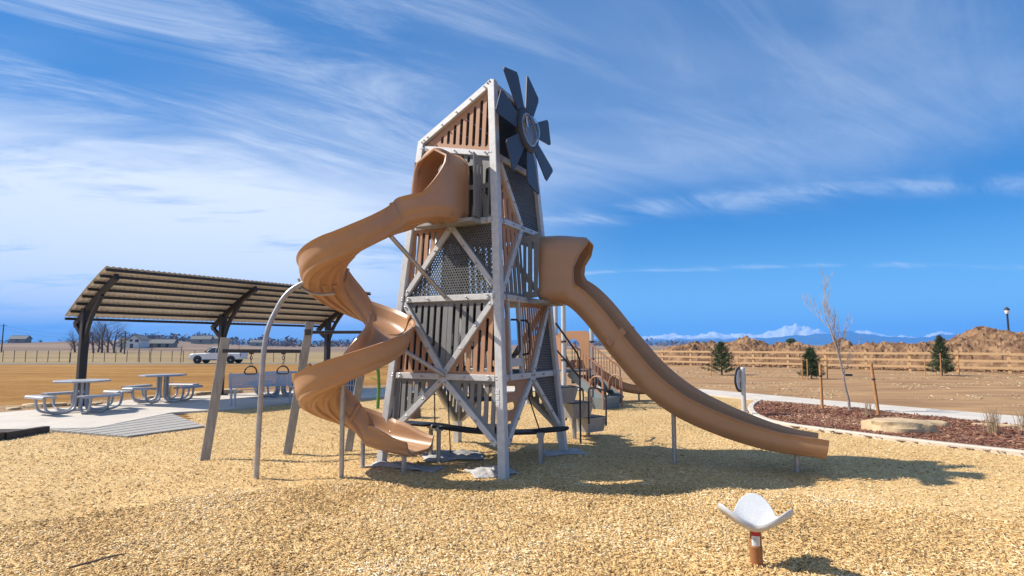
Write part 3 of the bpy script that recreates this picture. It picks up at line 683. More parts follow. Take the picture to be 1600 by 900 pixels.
for off in (-.3, .3):
    side = Vector((-.6, .8, 0))*off
    p = [Vector((.55, 9.85, 2.05))+side, Vector((.95, 10.3, 1.55))+side, Vector((1.0, 10.36, 1.42))+side, Vector((1.0, 10.36, -.05))+side]
    smoothed(obj('handrail', MB().tube(p, .017), M['dark'], tower))
    p = [Vector((.55, 9.85, 1.62))+side, Vector((1.0, 10.36, 1.12))+side]
    smoothed(obj('handrail', MB().tube(p, .015), M['dark'], tower))
    p = catmull([Vector((1.18, 10.6, .3))+side, Vector((1.18, 10.6, .8))+side, Vector((1.22, 10.66, .92))+side, Vector((1.5, 11.0, .86))+side, Vector((1.56, 11.08, .75))+side, Vector((1.56, 11.08, .2))+side], 4)
    smoothed(obj('handrail', MB().tube(p, .017), M['dark'], tower))
# slide vestibules: slotted side plates
def vest(face, u, z0, z1, dep, flare, root):
    O = face.p(u, (z0+z1)/2); D = (face.N+face.X*flare); D.z = 0; D.normalize(); Yv = Vector((0, 0, 1)); Nn = D.cross(Yv)
    poly = [(.01, -(z1-z0)/2), (dep, -(z1-z0)/2+.02), (dep+.04, (z1-z0)/2+.04), (.01, (z1-z0)/2)]
    hs = [stadium(dep*f_, -(z1-z0)/2+.1, (z1-z0)/2-.08, .035) for f_ in (.3, .72)]
    obj('entry_panel', MB().holed(ccw(poly), hs, (O, D, Yv, Nn), -.01, .02), M['grey'], tower)
vest(FL, .84, Z3+.02, 4.33, .26, .12, tower); vest(FL, .17, Z3+.02, 4.33, .26, -.12, tower)
vest(FR_, .50, Z2+.02, 3.30, .24, -.05, tower); vest(FR_, .97, Z2+.02, 3.30, .24, .05, tower)
for fc, u0, u1, z in ((FL, .17, .84, Z3), (FR_, .5, .97, Z2)):
    a, b = fc.p(u0, z, .02), fc.p(u1, z, .02); n_ = fc.N.copy(); n_.z = 0
    mb = MB().add([a, b, b+n_*.27, a+n_*.27, a-Vector((0, 0, .05)), b-Vector((0, 0, .05)), b+n_*.27-Vector((0, 0, .05)), a+n_*.27-Vector((0, 0, .05))], [(0, 1, 2, 3), (7, 6, 5, 4), (0, 4, 5, 1), (1, 5, 6, 2), (2, 6, 7, 3), (3, 7, 4, 0)])
    obj('entry_platform', mb, M['steppod'], tower)

# ------------------------------------------------------------------ SLIDES
def rr_profile(w, h, rb, rt, n=120):
    """half outline from bottom centre to top centre as arc-length samples: (lateral, up)"""
    pts = [(0, 0), (w/2-rb, 0)]+[(w/2-rb+rb*math.sin(a), rb-rb*math.cos(a)) for a in [PI/2*k/8 for k in range(1, 9)]]
    pts += [(w/2, h-rt)]+[(w/2-rt+rt*math.cos(a), h-rt+rt*math.sin(a)) for a in [PI/2*k/10 for k in range(1, 11)]]+[(0, h)]
    L = [0]
    for a, b in zip(pts, pts[1:]): L.append(L[-1]+math.hypot(b[0]-a[0], b[1]-a[1]))
    def at(s):
        s = min(max(s, 0), L[-1])
        for i in range(len(pts)-1):
            if s <= L[i+1]+1e-9:
                t = (s-L[i])/max(1e-9, L[i+1]-L[i]); return (pts[i][0]+(pts[i+1][0]-pts[i][0])*t, pts[i][1]+(pts[i+1][1]-pts[i][1])*t)
        return pts[-1]
    return at, L[-1]
def chute(path, prof, total, sl, sr, ribs=0.0, th=0.028, nq=26, shear=None, bank=None, rimroll=0.02):
    """path: points; sl/sr(i): arc length of the wall on the left/right; returns MB (closed shell)"""
    P = [Vector(p) for p in path]; k = len(P); rows_o, rows_i = [], []
    for i in range(k):
        t = (P[min(i+1, k-1)]-P[max(i-1, 0)]).normalized(); lat = Vector((-t.y, t.x, 0)).normalized(); up = t.cross(lat) if t.cross(lat).z > 0 else lat.cross(t)
        if bank: b = bank(i); lat, up = lat*math.cos(b)+up*math.sin(b), up*math.cos(b)-lat*math.sin(b)
        ro, ri = [], []
        for j in range(-nq, nq+1):
            q = abs(j)/nq; lim = sl(i) if j > 0 else sr(i); s_ = q*lim; sg = 1 if j >= 0 else -1
            x, y = prof(s_); e = 0.004; x2, y2 = prof(min(total, s_+e)); x1, y1 = prof(max(0, s_-e))
            nx, ny = (y2-y1), -(x2-x1); l = math.hypot(nx, ny) or 1; nx /= l; ny /= l
            sh = shear(i, s_) if shear else 0.0
            out_ = 0.0
            if ribs: out_ = ribs*max(sstep(.035, .055, s_)*(1-sstep(.10, .12, s_)), sstep(.155, .175, s_)*(1-sstep(.225, .255, s_)))
            roll = rimroll*max(0, (q-0.9)/0.1)*(1 if lim < total-1e-3 else 0)
            base = P[i]+t*sh
            ri.append(base+lat*(sg*(x+roll))+up*y); ro.append(base+lat*(sg*(x+roll+nx*(th+out_)))+up*(y+ny*(th+out_)))
        rows_o.append(ro); rows_i.append(ri)
    m = 2*nq+1; mb = MB(); mb.v = [tuple(v) for r in rows_o for v in r]+[tuple(v) for r in rows_i for v in r]; o = k*m
    for i in range(k-1):
        for j in range(m-1):
            a, b, c, d = i*m+j, i*m+j+1, (i+1)*m+j+1, (i+1)*m+j
            mb.f.append((a, b, c, d)); mb.f.append((o+d, o+c, o+b, o+a))
        for j in (0, m-1):
            a, d = i*m+j, (i+1)*m+j; mb.f.append((a, d, o+d, o+a) if j == 0 else (d, a, o+a, o+d))
    for i in (0, k-1):
        for j in range(m-1):
            a, b = i*m+j, i*m+j+1; mb.f.append((b, a, o+a, o+b) if i == 0 else (a, b, o+b, o+a))
    return mb
# ---- spiral slide
spiral = thing('spiral_slide', 'tan plastic open spiral slide winding down from the top of the tower', 'slide', (-2.17, 8.05, 0))
hx, hy, HR = -2.10, 7.78, 0.44
fl0 = Vector((-.89, 8.10, 3.45)); hd_ = Vector((-.4625, -.887, 0)).normalized()
pts = []
for k in range(9): pts.append(fl0+hd_*(.30*k/8))
c0 = pts[-1]; rb_ = .40
cen = c0+Vector((hd_.y, -hd_.x, 0))*rb_               # centre on the right-hand side of the heading
a0 = math.atan2(c0.y-cen.y, c0.x-cen.x)
for k in range(1, 19):
    a = a0-(a0+PI/2)*k/18; pts.append(Vector((cen.x+rb_*math.cos(a), cen.y+rb_*math.sin(a), 3.45-.13*(k/18)**1.6)))
xs = pts[-1].x; ys = pts[-1].y
nstr = 14
for k in range(1, nstr+1):
    t = k/nstr; pts.append(Vector((xs+(hx-xs)*t, ys+(hy-HR-ys)*(t*t*(3-2*t)), 3.32-.46*(0.75*t+.25*t*t))))
nh = 84; tot = math.radians(572)
for k in range(1, nh+1):
    a = -PI/2-tot*k/nh; pts.append(Vector((hx+HR*math.cos(a), hy+HR*math.sin(a), 2.86-(2.86-.36)*(k/nh)**1.0)))
le = pts[-1]; tg = (pts[-1]-pts[-2]); tg.z = 0; tg.normalize(); nex = 12
for k in range(1, nex+1): t = k/nex; pts.append(le+tg*(.74*t)+Vector((0, 0, -.09*t+.03*t*t)))
sp_prof, sp_tot = rr_profile(.53, .93, .13, .26)
nA_ = 9; nB_ = nA_+18
def sp_wall(full, kopen):
    def f_(i):
        s0 = kopen
        if i <= 9: return sp_tot
        if i < 19: return s0+(sp_tot-s0)*(1-math.sqrt((i-9)/10))**1.15
        if i > len(pts)-nex: return s0-(s0-.36)*sstep(len(pts)-nex, len(pts)-1, i)
        return s0
    return f_
ch = chute(pts, sp_prof, sp_tot, sp_wall(True, .50), sp_wall(True, .46), ribs=.034, nq=40, bank=lambda i: 0.0 if i < nB_ else -0.10*sstep(nB_, nB_+12, i)*(1-sstep(len(pts)-nex-8, len(pts)-1, i)))
c_ = smoothed(obj('chute', ch, M['tan'], spiral), 50)
# flange at the tower end
fr_ = (fl0, Vector((-hd_.y, hd_.x, 0)), Vector((0, 0, 1)), hd_)
outl = [(s_*x, y) for s_, seq in ((1, range(0, 25)), (-1, range(24, -1, -1))) for (x, y) in [sp_prof(sp_tot*k/24) for k in seq]]
def ring_plate(outl, gx, gy, fr, off, th):
    cxm, cym = 0, sum(p[1] for p in outl)/len(outl)
    o_ = []
    for p in outl:
        q = (p[0]*gx, cym+(p[1]-cym)*gy)
        if not o_ or math.hypot(q[0]-o_[-1][0], q[1]-o_[-1][1]) > 1e-4: o_.append(q)
    if math.hypot(o_[0][0]-o_[-1][0], o_[0][1]-o_[-1][1]) < 1e-4: o_.pop()
    i_ = [(p[0]/gx, cym+(p[1]-cym)/gy) for p in o_]
    return MB().holed(ccw(o_), [ccw(i_)], fr, off, th)
obj('flange', ring_plate(outl, 1.16, 1.09, fr_, -.03, .05), M['tan'], spiral)
# seams between sections
def seam(path_i, wl, wr, root, P, prof, total, m):
    seg = [P[path_i]-(P[path_i+1]-P[path_i-1]).normalized()*.022, P[path_i], P[path_i]+(P[path_i+1]-P[path_i-1]).normalized()*.022]
    o = obj('section_joint', chute(seg, prof, total, lambda i: wl, lambda i: wr, ribs=.0, th=.036, nq=16, rimroll=.012), m, root); return smoothed(o, 40)
# supports
def pole(root, pts_, r=.03, m=None, name='support_pole'):
    return smoothed(obj(name, MB().tube(pts_, r, 10), m or M['galvpole'], root))
for i_ in (29, 52, 74, 96, 114): seam(i_, .51, .47, spiral, pts, sp_prof, sp_tot, M['tan'])
pole(spiral, catmull([(-3.25, 7.52, -.1), (-3.24, 7.52, .9), (-3.22, 7.55, 1.75), (-3.12, 7.62, 2.15), (-2.95, 7.66, 2.42), (-2.62, 7.74, 2.62)], 6), .034)
smoothed(obj('support_strap', MB().tube(catmull([(-2.88, 7.72, 2.58), (-2.80, 7.72, 2.43), (-2.6, 7.72, 2.37), (-2.38, 7.72, 2.38)], 5), .018), M['galvpole'], spiral))
pole(spiral, [(-2.16, 7.50, -.1), (-2.16, 7.44, 1.18)], .03); obj('support_strap', MB().bar((-2.32, 7.36, 1.20), (-2.0, 7.5, 1.17), .05, .012), M['galvpole'], spiral)
pole(spiral, [(-2.05, 8.12, -.1), (-2.08, 8.2, .50)], .028); pole(spiral, [(-1.42, 7.76, -.1), (-1.42, 7.76, .27)], .033)
pole(spiral, [(-1.60, 7.50, 3.12), tuple(FL.p(.48, Z2+.03, .05))], .03, name='strut'); pole(spiral, [(-1.62, 7.80, 1.72), tuple(FL.p(.52, Z1+.02, .06))], .03, name='strut')
# ---- straight slide
S0 = Vector((2.3, 8.34, 0)); SD = Vector((.9583, -.2856, 0)); SN = Vector((.2856, .9583, 0))
straight = thing('straight_slide', 'long tan plastic slide with a hooded entrance and wavy bottom run', 'slide', S0)
prof_s = [(-1.86, 2.36), (-1.65, 2.355), (-1.45, 2.30), (-1.2, 2.06), (-.82, 1.57), (-.38, 1.06), (.07, .73), (.64, .49), (1.19, .34), (1.55, .295), (1.75, .28), (1.88, .262)]
cpx = catmull([S0+SD*s_+Vector((0, 0, z)) for s_, z in prof_s], 9)
st_prof, st_tot = rr_profile(.58, .98, .12, .26); nS = len(cpx)
def st_wall(i, h_):
    if i <= 11: return st_tot
    if i < 17: return h_+(st_tot-h_)*(1-sstep(11, 17, i))
    return h_-(h_-.46)*sstep(nS-55, nS-10, i)
def st_shear(i, s_):
    if s_ < .55: return 0
    return .28*sstep(.75, st_tot-.15, s_)*sstep(2, 14, i)
c_ = smoothed(obj('chute', chute(cpx, st_prof, st_tot, lambda i: st_wall(i, .68), lambda i: st_wall(i, .53), ribs=.014, nq=36, shear=st_shear), M['tan'], straight), 50)
fr_ = (cpx[0], Vector((-SD.y, SD.x, 0)), Vector((0, 0, 1)), SD)
outl = [(s_*x, y) for s_, seq in ((1, range(0, 25)), (-1, range(24, -1, -1))) for (x, y) in [st_prof(st_tot*k/24) for k in seq]]
obj('flange', ring_plate(outl, 1.1, 1.06, fr_, -.03, .04), M['tan'], straight)
for i, hh in ((34, 1),):
    t = (cpx[i+1]-cpx[i-1]).normalized(); up = SN.cross(t); up = up if up.z > 0 else -up
    for q in (.08, .31): obj('joint_lug', MB().box(cpx[i]-SN*.325+up*q, (.10, .03, .075), (t, SN, up)), M['tan2'], straight)
pole(straight, [(2.3, 8.34, -.1), (2.3, 8.34, .72)], .032); pole(straight, [(3.81, 7.89, -.1), (3.81, 7.89, .30)], .034)
seam(34, .69, .54, straight, cpx, st_prof, st_tot, M['tan'])

# ------------------------------------------------------------------ under the tower: black belt between low stands, fabric
belt = thing('balance_belt', 'black sagging belt bridge between low grey stands under the tower', 'belt bridge', (-.4, 8.4, 0))
A_, B_ = Vector((-1.15, 8.75, .50)), Vector((.42, 8.55, .44))
bp = [A_.lerp(B_, t)+Vector((0, 0, -.05*math.sin(PI*t))) for t in [k/12 for k in range(13)]]
mb = MB()
for a, b in zip(bp, bp[1:]): mb.bar(a, b, .34, .035)
obj('belt', mb, M['black'], belt)
obj('belt', MB().bar(Vector((-1.9, 9.35, .47)), A_+Vector((-.05, .05, 0)), .3, .03), M['black'], belt)
for c, ang in ((A_, .5), (B_, -.1)):
    u = Vector((math.cos(ang), math.sin(ang), 0)); v = Vector((-u.y, u.x, 0))
    obj('stand', MB().bar(c-v*.2+Vector((0, 0, -.03)), c+v*.2+Vector((0, 0, -.03)), .10, .07), M['steppod'], belt)
    for s_ in (-1, 1): obj('leg', MB().tube([c+v*(.16*s_)+Vector((0, 0, -c.z-.1)), c+v*(.16*s_)+Vector((0, 0, -.05))], .033), M['galvpole'], belt)
obj('pad', MB().lathe([(.0001, -.02), (.19, -.02), (.21, 0), (.2, .03), (.0001, .035)], 20, B_+Vector((.14, -.02, .02)), (Vector((1.3, -.1, .12)), Vector((0, .55, 0)), Vector((0, 0, 1)))), M['black'], belt)
for p, q in (((-1.15, 8.75, .5), tuple(FB2.p(.5, Z1, -.1))), ((.40, 8.55, .46), tuple(FR_.p(.45, Z1, -.1))), ((-.95, 9.1, .02), tuple(FB2.p(.3, Z1, -.1)))):
    obj('rope', MB().tube([p, q], .010, 6), M['black'], belt)
def cloth(cx_, cy_, rx, ry, rot, seed, label, amp=.10):
    mb = MB(); n = 26
    for j in range(n+1):
        for i in range(n+1):
            u, v = i/n*2-1, j/n*2-1; e = 1+.14*mnoise.noise(Vector((u*1.5, v*1.5, seed)))
            x, y = u*rx*e, v*ry*e; X_, Y_ = cx_+x*math.cos(rot)-y*math.sin(rot), cy_+x*math.sin(rot)+y*math.cos(rot)
            ridge = abs(mnoise.noise(Vector((u*2.2+seed, v*1.3, seed*2))))
            z = .012+mz(X_, Y_)+amp*max(0, .55-ridge*1.6)*(1-.8*max(abs(u), abs(v))**3)+.012*mnoise.noise(Vector((u*9, v*9, seed)))*(1-max(abs(u), abs(v)))
            mb.v.append((X_, Y_, z))
    for j in range(n):
        for i in range(n): mb.f.append((j*(n+1)+i, j*(n+1)+i+1, (j+1)*(n+1)+i+1, (j+1)*(n+1)+i))
    o = tag(obj('landscape_fabric', mb, M['fabric']), label, 'ground cloth', 'fabric sheets around the tower'); o.data.shade_smooth()
    so = o.modifiers.new('thickness', 'SOLIDIFY'); so.thickness = .006; return o
cloth(-1.50, 8.24, .52, .20, -.25, 1.3, 'grey ground cloth rucked up beneath the spiral slide exit')
cloth(-.92, 9.02, .46, .32, .2, 4.1, 'heaped grey ground cloth under the middle of the tower', .13)
cloth(-.28, 8.0, .30, .30, .3, 7.9, 'grey ground cloth around the near tower leg', .07)
cloth(.78, 9.2, .34, .24, .3, 2.2, 'dark grey ground cloth around the far right tower leg', .04)

# ------------------------------------------------------------------ three-petal spring seat in the foreground
sc_ = Vector((1.90, 4.66, 0)); seat = thing('spinner_seat', 'speckled white three petal seat on a brown post in the chips', 'seat', sc_)
def petal_seat():
    mb = MB(); nr, na = 14, 72; R0 = .29
    for sheet in (0, 1):
        for i in range(nr+1):
            for j in range(na):
                a = 2*PI*j/na; lob = .5+.5*math.cos(3*(a-math.radians(69)))
                rad = R0*(.66+.34*lob**.8); r = rad*i/nr
                up = .005+.175*(r/R0)**1.7*(.6+.4*lob)
                th_ = .055*(1-.2*(i/nr)**2)
                mb.v.append((sc_.x+r*math.cos(a), sc_.y+r*math.sin(a), .30+up-(th_ if sheet else 0)))
    o = (nr+1)*na
    for i in range(nr):
        for j in range(na):
            a, b, c, d = i*na+j, i*na+(j+1) % na, (i+1)*na+(j+1) % na, (i+1)*na+j
            mb.f.append((a, d, c, b)); mb.f.append((o+a, o+b, o+c, o+d))
    for j in range(na): a, b = nr*na+j, nr*na+(j+1) % na; mb.f.append((a, o+a, o+b, b))
    return mb
o = obj('petal_seat', petal_seat(), M['seat'], seat); o.data.shade_smooth()
bm_ = o.modifiers.new('soft_edges', 'BEVEL'); bm_.width = .016; bm_.segments = 3; bm_.limit_method = 'ANGLE'; bm_.angle_limit = math.radians(50)
smoothed(obj('post', MB().lathe([(.046, -.1), (.046, .125), (.048, .13), (.048, .14), (.043, .145), (.043, .25), (.06, .268)], 24, sc_), M['seatpost'], seat))
lbl = MB(); red = MB(); ink = MB()
ca = math.atan2(-sc_.y, -sc_.x)
for (mbx, z0, z1, rr2, wa) in ((lbl, .150, .222, .0445, .72), (red, .224, .252, .0445, .74)):
    for k in range(11):
        a = ca+(-.5+k/10)*2*wa
        for z in (z0, z1): mbx.v.append((sc_.x+rr2*math.cos(a), sc_.y+rr2*math.sin(a), z))
    mbx.f = [(2*k, 2*k+2, 2*k+3, 2*k+1) for k in range(10)]
for r_ in range(8):
    z = .156+r_*.008; wa = .55-.1*(r_ % 3 == 0); o_ = len(ink.v)
    for k in range(9):
        a = ca+(-.5+k/8)*2*wa
        for zz in (z, z+.003): ink.v.append((sc_.x+.0452*math.cos(a), sc_.y+.0452*math.sin(a), zz))
    ink.f += [(o_+2*k, o_+2*k+2, o_+2*k+3, o_+2*k+1) for k in range(8)]
l_ = obj('warning_label', lbl, M['white'], seat); l_['label'] = 'white warning label with red header'
sub('label_header', red, M['red'], l_); sub('print_lines', ink, M['ink'], l_)

sk = gnd(150, 884); mb = MB().tube(catmull([sk+Vector((-.12, -.12, .03)), sk+Vector((-.02, -.01, .035)), sk+Vector((.06, .09, .04)), sk+Vector((.13, .16, .035))], 4), [.009, .009, .009, .008, .008, .008, .008, .008, .008, .007, .006, .005, .004], 6)
tag(obj('stick', mb, M['bark']), 'dark thin stick lying on the wood chips', 'stick')
# ------------------------------------------------------------------ hanging-ring bars on leaning posts
rings = thing('ring_bars', 'leaning grey posts carrying dark bars with two hanging hand rings', 'ring bars', (-3.5, 9.1, 0))
PT = [(Vector((-4.57, 8.75, -.15)), Vector((-4.36, 8.80, 1.80))), (Vector((-3.51, 9.15, -.15)), Vector((-3.22, 9.2, 2.06))), (Vector((-2.66, 9.5, -.15)), Vector((-2.36, 9.55, 2.1)))]
for a, b in PT: obj('post', MB().bar(a, b, .125, .075, up=(0.3, -1, 0)), M['post_grey'], rings)
def along(i, z): a, b = PT[i]; return a.lerp(b, (z-a.z)/(b.z-a.z))
b0, b1 = along(0, 1.60)+Vector((0, -.02, 0)), along(1, 1.59)
obj('bar', MB().bar(b0, b1, .055, .055), M['dark'], rings)
b2, b3 = along(1, 1.89), along(2, 1.90); smoothed(obj('bar', MB().tube([b2, b3], .026, 10), M['dark'], rings))
for p in (b2, b3): obj('bracket', MB().box(p, (.10, .1, .09)), M['dark'], rings)
for t in (.34, .73):
    c = b0.lerp(b1, t); d = (b1-b0).normalized()
    h = obj('hand_ring', MB().tube(catmull([c+Vector((0, 0, -.23))+d*x+Vector((0, 0, z)) for x, z in ((0, 0), (.055, -.02), (.085, -.08), (.07, -.115), (0, -.12), (-.07, -.115), (-.085, -.08), (-.055, -.02), (0, 0))], 4), .0115, 8), M['dark'], rings); h.data.shade_smooth()
    mbc = MB()
    for k in range(4):
        cc = c+Vector((0, 0, -.055-.05*k)); ax_ = d if k % 2 else Vector((d.y, -d.x, 0))
        mbc.tube([cc+ax_*(.016*math.cos(q))+Vector((0, 0, .03*math.sin(q))) for q in [2*PI*m_/8 for m_ in range(9)]], .005, 5, cap=False)
    sub('chain', mbc, M['dark'], h); obj('swivel', MB().box(c+Vector((0, 0, -.035)), (.05, .05, .03)), M['dark'], rings)

# ------------------------------------------------------------------ pavilion
FLc = Vector((-12.51, 16.09, 0)); DD = Vector((.559, .829, 0)).normalized(); PP = Vector((DD.y, -DD.x, 0)); RL, RW = 9.0, 2.45
def rz_(t): return 2.37+1.22*t+.07*math.sin(PI*t)
def rp(a, t, dz=0): return FLc+DD*a+PP*(RW*t)+Vector((0, 0, rz_(t)+dz))
pav = thing('pavilion', 'open shade pavilion with curved corrugated roof on three dark steel posts', 'pavilion', FLc+DD*4+PP*.65)
na_, nt_ = 260, 12; mb = MB()
for i in range(na_+1):
    for j in range(nt_+1):
        cz = .022*(1 if i % 4 in (1, 2) else 0); mb.v.append(tuple(rp(RL*i/na_, j/nt_, .10+cz)))
for i in range(na_):
    for j in range(nt_): a = i*(nt_+1)+j; mb.f.append((a, a+nt_+1, a+nt_+2, a+1))
rf = obj('roof', mb, M['roof'], pav); so = rf.modifiers.new('thickness', 'SOLIDIFY'); so.thickness = .008
for k in range(8):
    t = k/7; t = min(max(t, .006), .994)
    obj('purlin', MB().bar(rp(.02, t, .035), rp(RL-.02, t, .035), .06, .075), M['pav'], pav)
for a in (.28, 4.2, 8.45):
    base = FLc+DD*a+PP*.65; zt = rz_(.65/RW)-.05
    ps = obj('post', MB().bar(base+Vector((0, 0, .03)), base+Vector((0, 0, zt)), .19, .19, up=DD), M['pav'], pav)
    o = obj('base_plate', MB().box(base+Vector((0, 0, .06)), (.36, .36, .04), (DD, PP, Vector((0, 0, 1)))), M['pav'], pav)
    rafter = MB(); seg = [rp(a, q/10, -.13) for q in range(11)]
    for p, q in zip(seg, seg[1:]): rafter.bar(p, q, .10, .17)
    obj('rafter', rafter, M['pav'], pav)
    for tt, zb in ((.66, 1.7), (.04, 1.95)):
        e_ = rp(a, tt, -.2); s0_ = base+Vector((0, 0, zb)); mid = s0_.lerp(e_, .45)+Vector((0, 0, .10 if tt > .3 else -.05))-PP*(.08 if tt > .3 else 0)
        arc = catmull([s0_, mid, e_], 5); mb = MB()
        for p, q in zip(arc, arc[1:]): mb.bar(p, q, .09, .12)
        obj('brace', mb, M['pav'], pav)

# ------------------------------------------------------------------ picnic tables and bench
def make_table():
    t = thing('picnic_table', '', 'picnic table', (0, 0, .04), 'picnic tables on the pavilion pad', local=True)
    top = MB(); top.lathe([(.0001, .735), (.60, .735), (.615, .742), (.615, .768), (.60, .775), (.0001, .775)], 8)
    obj('table_top', top, M['table'], t)
    for k in range(4):
        a = PI/4+k*PI/2; d = Vector((math.cos(a), math.sin(a), 0)); z = Vector((0, 0, 1)); w = Vector((-d.y, d.x, 0))
        for s_ in (-1, 1):
            path = catmull([d*.13+w*(.045*s_)+z*.735, d*.13+w*(.045*s_)+z*.3, d*.16+w*(.06*s_)+z*.12, d*.30+w*(.10*s_)+z*.035, d*.62+w*(.17*s_)+z*.035, d*.80+w*(.2*s_)+z*.12, d*.85+w*(.2*s_)+z*.3, d*.85+w*(.2*s_)+z*.43], 5)
            smoothed(obj('leg', MB().tube(path, .030, 8), M['table'], t))
        st = MB(); prof = [(-.15, -.05), (-.145, -.01), (-.12, .01), (.12, .01), (.145, -.01), (.15, -.05), (.135, -.05), (.13, -.015), (.115, -.01), (-.115, -.01), (-.13, -.015), (-.135, -.05)]
        o_ = 0
        for e_ in (-.42, .42):
            for (p, q) in prof: st.v.append(tuple(d*(.85+p)+w*e_+z*(.445+q)))
        kx = len(prof); st.f = [(i, (i+1) % kx, kx+(i+1) % kx, kx+i) for i in range(kx)]+[tuple(range(kx-1, -1, -1)), tuple(range(kx, 2*kx))]
        obj('seat', st, M['table'], t)
    return t
tb = make_table()
for i, (x, y, rz, lab) in enumerate(((-10.68, 14.47, .30, 'silver picnic table with four attached seats beside the grey ribbed ramp'), (-10.25, 17.1, .62, 'silver picnic table with four attached seats by the middle pavilion post'), (-7.5, 18.9, .5, 'silver picnic table half hidden behind the perforated bench'))):
    t = tb if i == 0 else copy_tree(tb); t.location = (x, y, .04); t.rotation_euler = (0, 0, rz); t['label'] = lab
bl, br = Vector((-7.59, 15.77, .04)), Vector((-6.39, 16.78, .04)); bx_ = (br-bl).normalized(); bf = Vector((bx_.y, -bx_.x, 0)); L_ = (br-bl).length
bench = thing('park_bench', 'long perforated lavender grey metal bench with a backrest', 'bench', (bl+br)/2)
Z_ = Vector((0, 0, 1))
def bench_plate(O, X, Y, w, h, name):
    N = X.cross(Y); poly = [(0, 0), (w, 0), (w, h), (0, h)]; hs = []
    for j in range(int((h-.06)/.05)):
        for i in range(int((w-.06)/.05)):
            x, y = .05+i*.05, .05+j*.05; hs.append([(x+.014*math.cos(k*PI/2+PI/4), y+.014*math.sin(k*PI/2+PI/4)) for k in range(4)])
    mb = MB().holed(poly, hs, (O, X, Y, N), 0, .012); obj(name, mb, M['bench'], bench)
S_ = bl-bx_*.06
bench_plate(S_+Z_*.43+bf*.0, bx_, (bf*1.0+Z_*.06).normalized(), L_+.12, .42, 'seat')
bench_plate(S_+Z_*.47-bf*.02, bx_, (Z_-bf*.22).normalized(), L_+.12, .40, 'backrest')
for q in (0, 1):
    e_ = bl.lerp(br, q)
    for f_, n_ in ((.38, 'leg'), (.02, 'leg')): obj(n_, MB().bar(e_+bf*f_-Z_*.03, e_+bf*f_+Z_*.43, .05, .05), M['bench'], bench)
    obj('frame_side', MB().bar(e_+bf*.0+Z_*.42, e_+bf*.42+Z_*.44, .04, .045), M['bench'], bench)
    obj('frame_side', MB().bar(e_+bf*.0+Z_*.42-bf*.03, e_-bf*.13+Z_*.88, .045, .04, up=bf), M['bench'], bench)
# litter bin behind the spiral slide
bn = gnd(553, 614); bin_ = thing('litter_bin', 'lavender grey steel litter bin standing on the walk beyond the slide', 'litter bin', (bn.x, bn.y, .03))
for k in range(18):
    a = 2*PI*k/18; d = Vector((math.cos(a), math.sin(a), 0)); obj('slat', MB().bar(bn+d*.27+Z_*.08, bn+d*.27+Z_*.82, .05, .012, up=d), M['bench'], bin_)
obj('liner', MB().lathe([(.0001, .06), (.24, .06), (.25, .8), (.23, .8), (.22, .1)], 18, bn), M['dark'], bin_)
obj('rim', MB().lathe([(.30, .80), (.30, .86), (.2, .9), (.2, .8)], 20, bn), M['bench'], bin_); obj('foot', MB().lathe([(.22, .02), (.28, .04), (.28, .09), (.0001, .09)], 18, bn), M['bench'], bin_)

# ------------------------------------------------------------------ small play structure behind the tower
ps = thing('small_play_structure', 'low play structure with pale posts, brown railed stair and a small slide', 'play structure', (2.0, 16.9, 0))
posts = [Vector((1.42, 15.9, 0)), Vector((2.33, 16.9, 0)), Vector((.45, 16.8, 0)), Vector((1.35, 17.8, 0))]
for p, h in zip(posts, (2.9, 3.4, 2.9, 3.4)):
    pp_ = smoothed(obj('post', MB().tube([p-Z_*.1, p+Z_*h], .065, 14), M['white_post'], ps)); sub('cap', MB().lathe([(.075, h), (.075, h+.03), (.04, h+.06), (.0001, h+.07)], 14, p), M['white_post'], pp_)
    for z in (1.25, 1.75): sub('clamp', MB().lathe([(.08, z), (.08, z+.05)], 12, p), M['dark'], pp_)
dk = [(p.x, p.y) for p in (posts[0], posts[1], posts[3], posts[2])]
obj('deck', MB().prism(dk, (Vector((0, 0, .98)), Vector((1, 0, 0)), Vector((0, 1, 0)), Z_), -.06, .06), M['bluegrey'], ps)
def wallpanel(p, q, z0, z1, hole=None, m=None, name='panel'):
    X = (q-p); L = X.length; X.normalize(); N = X.cross(Z_); poly = [(.09, z0), (L-.09, z0), (L-.09, z1-.08), (L-.2, z1), (.2, z1), (.09, z1-.08)]
    hs = [[(L/2+hole[0]*math.cos(a), hole[2]+hole[1]*math.sin(a)) for a in [2*PI*k/20 for k in range(20)]]] if hole else []
    o_ = MB().holed(poly, hs, (p.copy(), X, Z_, N), -.015, .03) if hs else MB().prism(poly, (p.copy(), X, Z_, N), -.015, .03)
    return obj(name, o_, m or M['tan2'], ps)
wallpanel(posts[2], posts[0], 1.0, 1.95); wallpanel(posts[3], posts[2], 1.0, 1.95, (.18, .25, 1.5)); wallpanel(posts[1], posts[3], 1.0, 2.1, (.28, .36, 1.5), name='slide_hood')
mid = (posts[0]+posts[1])/2; sdir = Vector((.72, -.69, 0)).normalized(); sside = Vector((sdir.y, -sdir.x, 0))
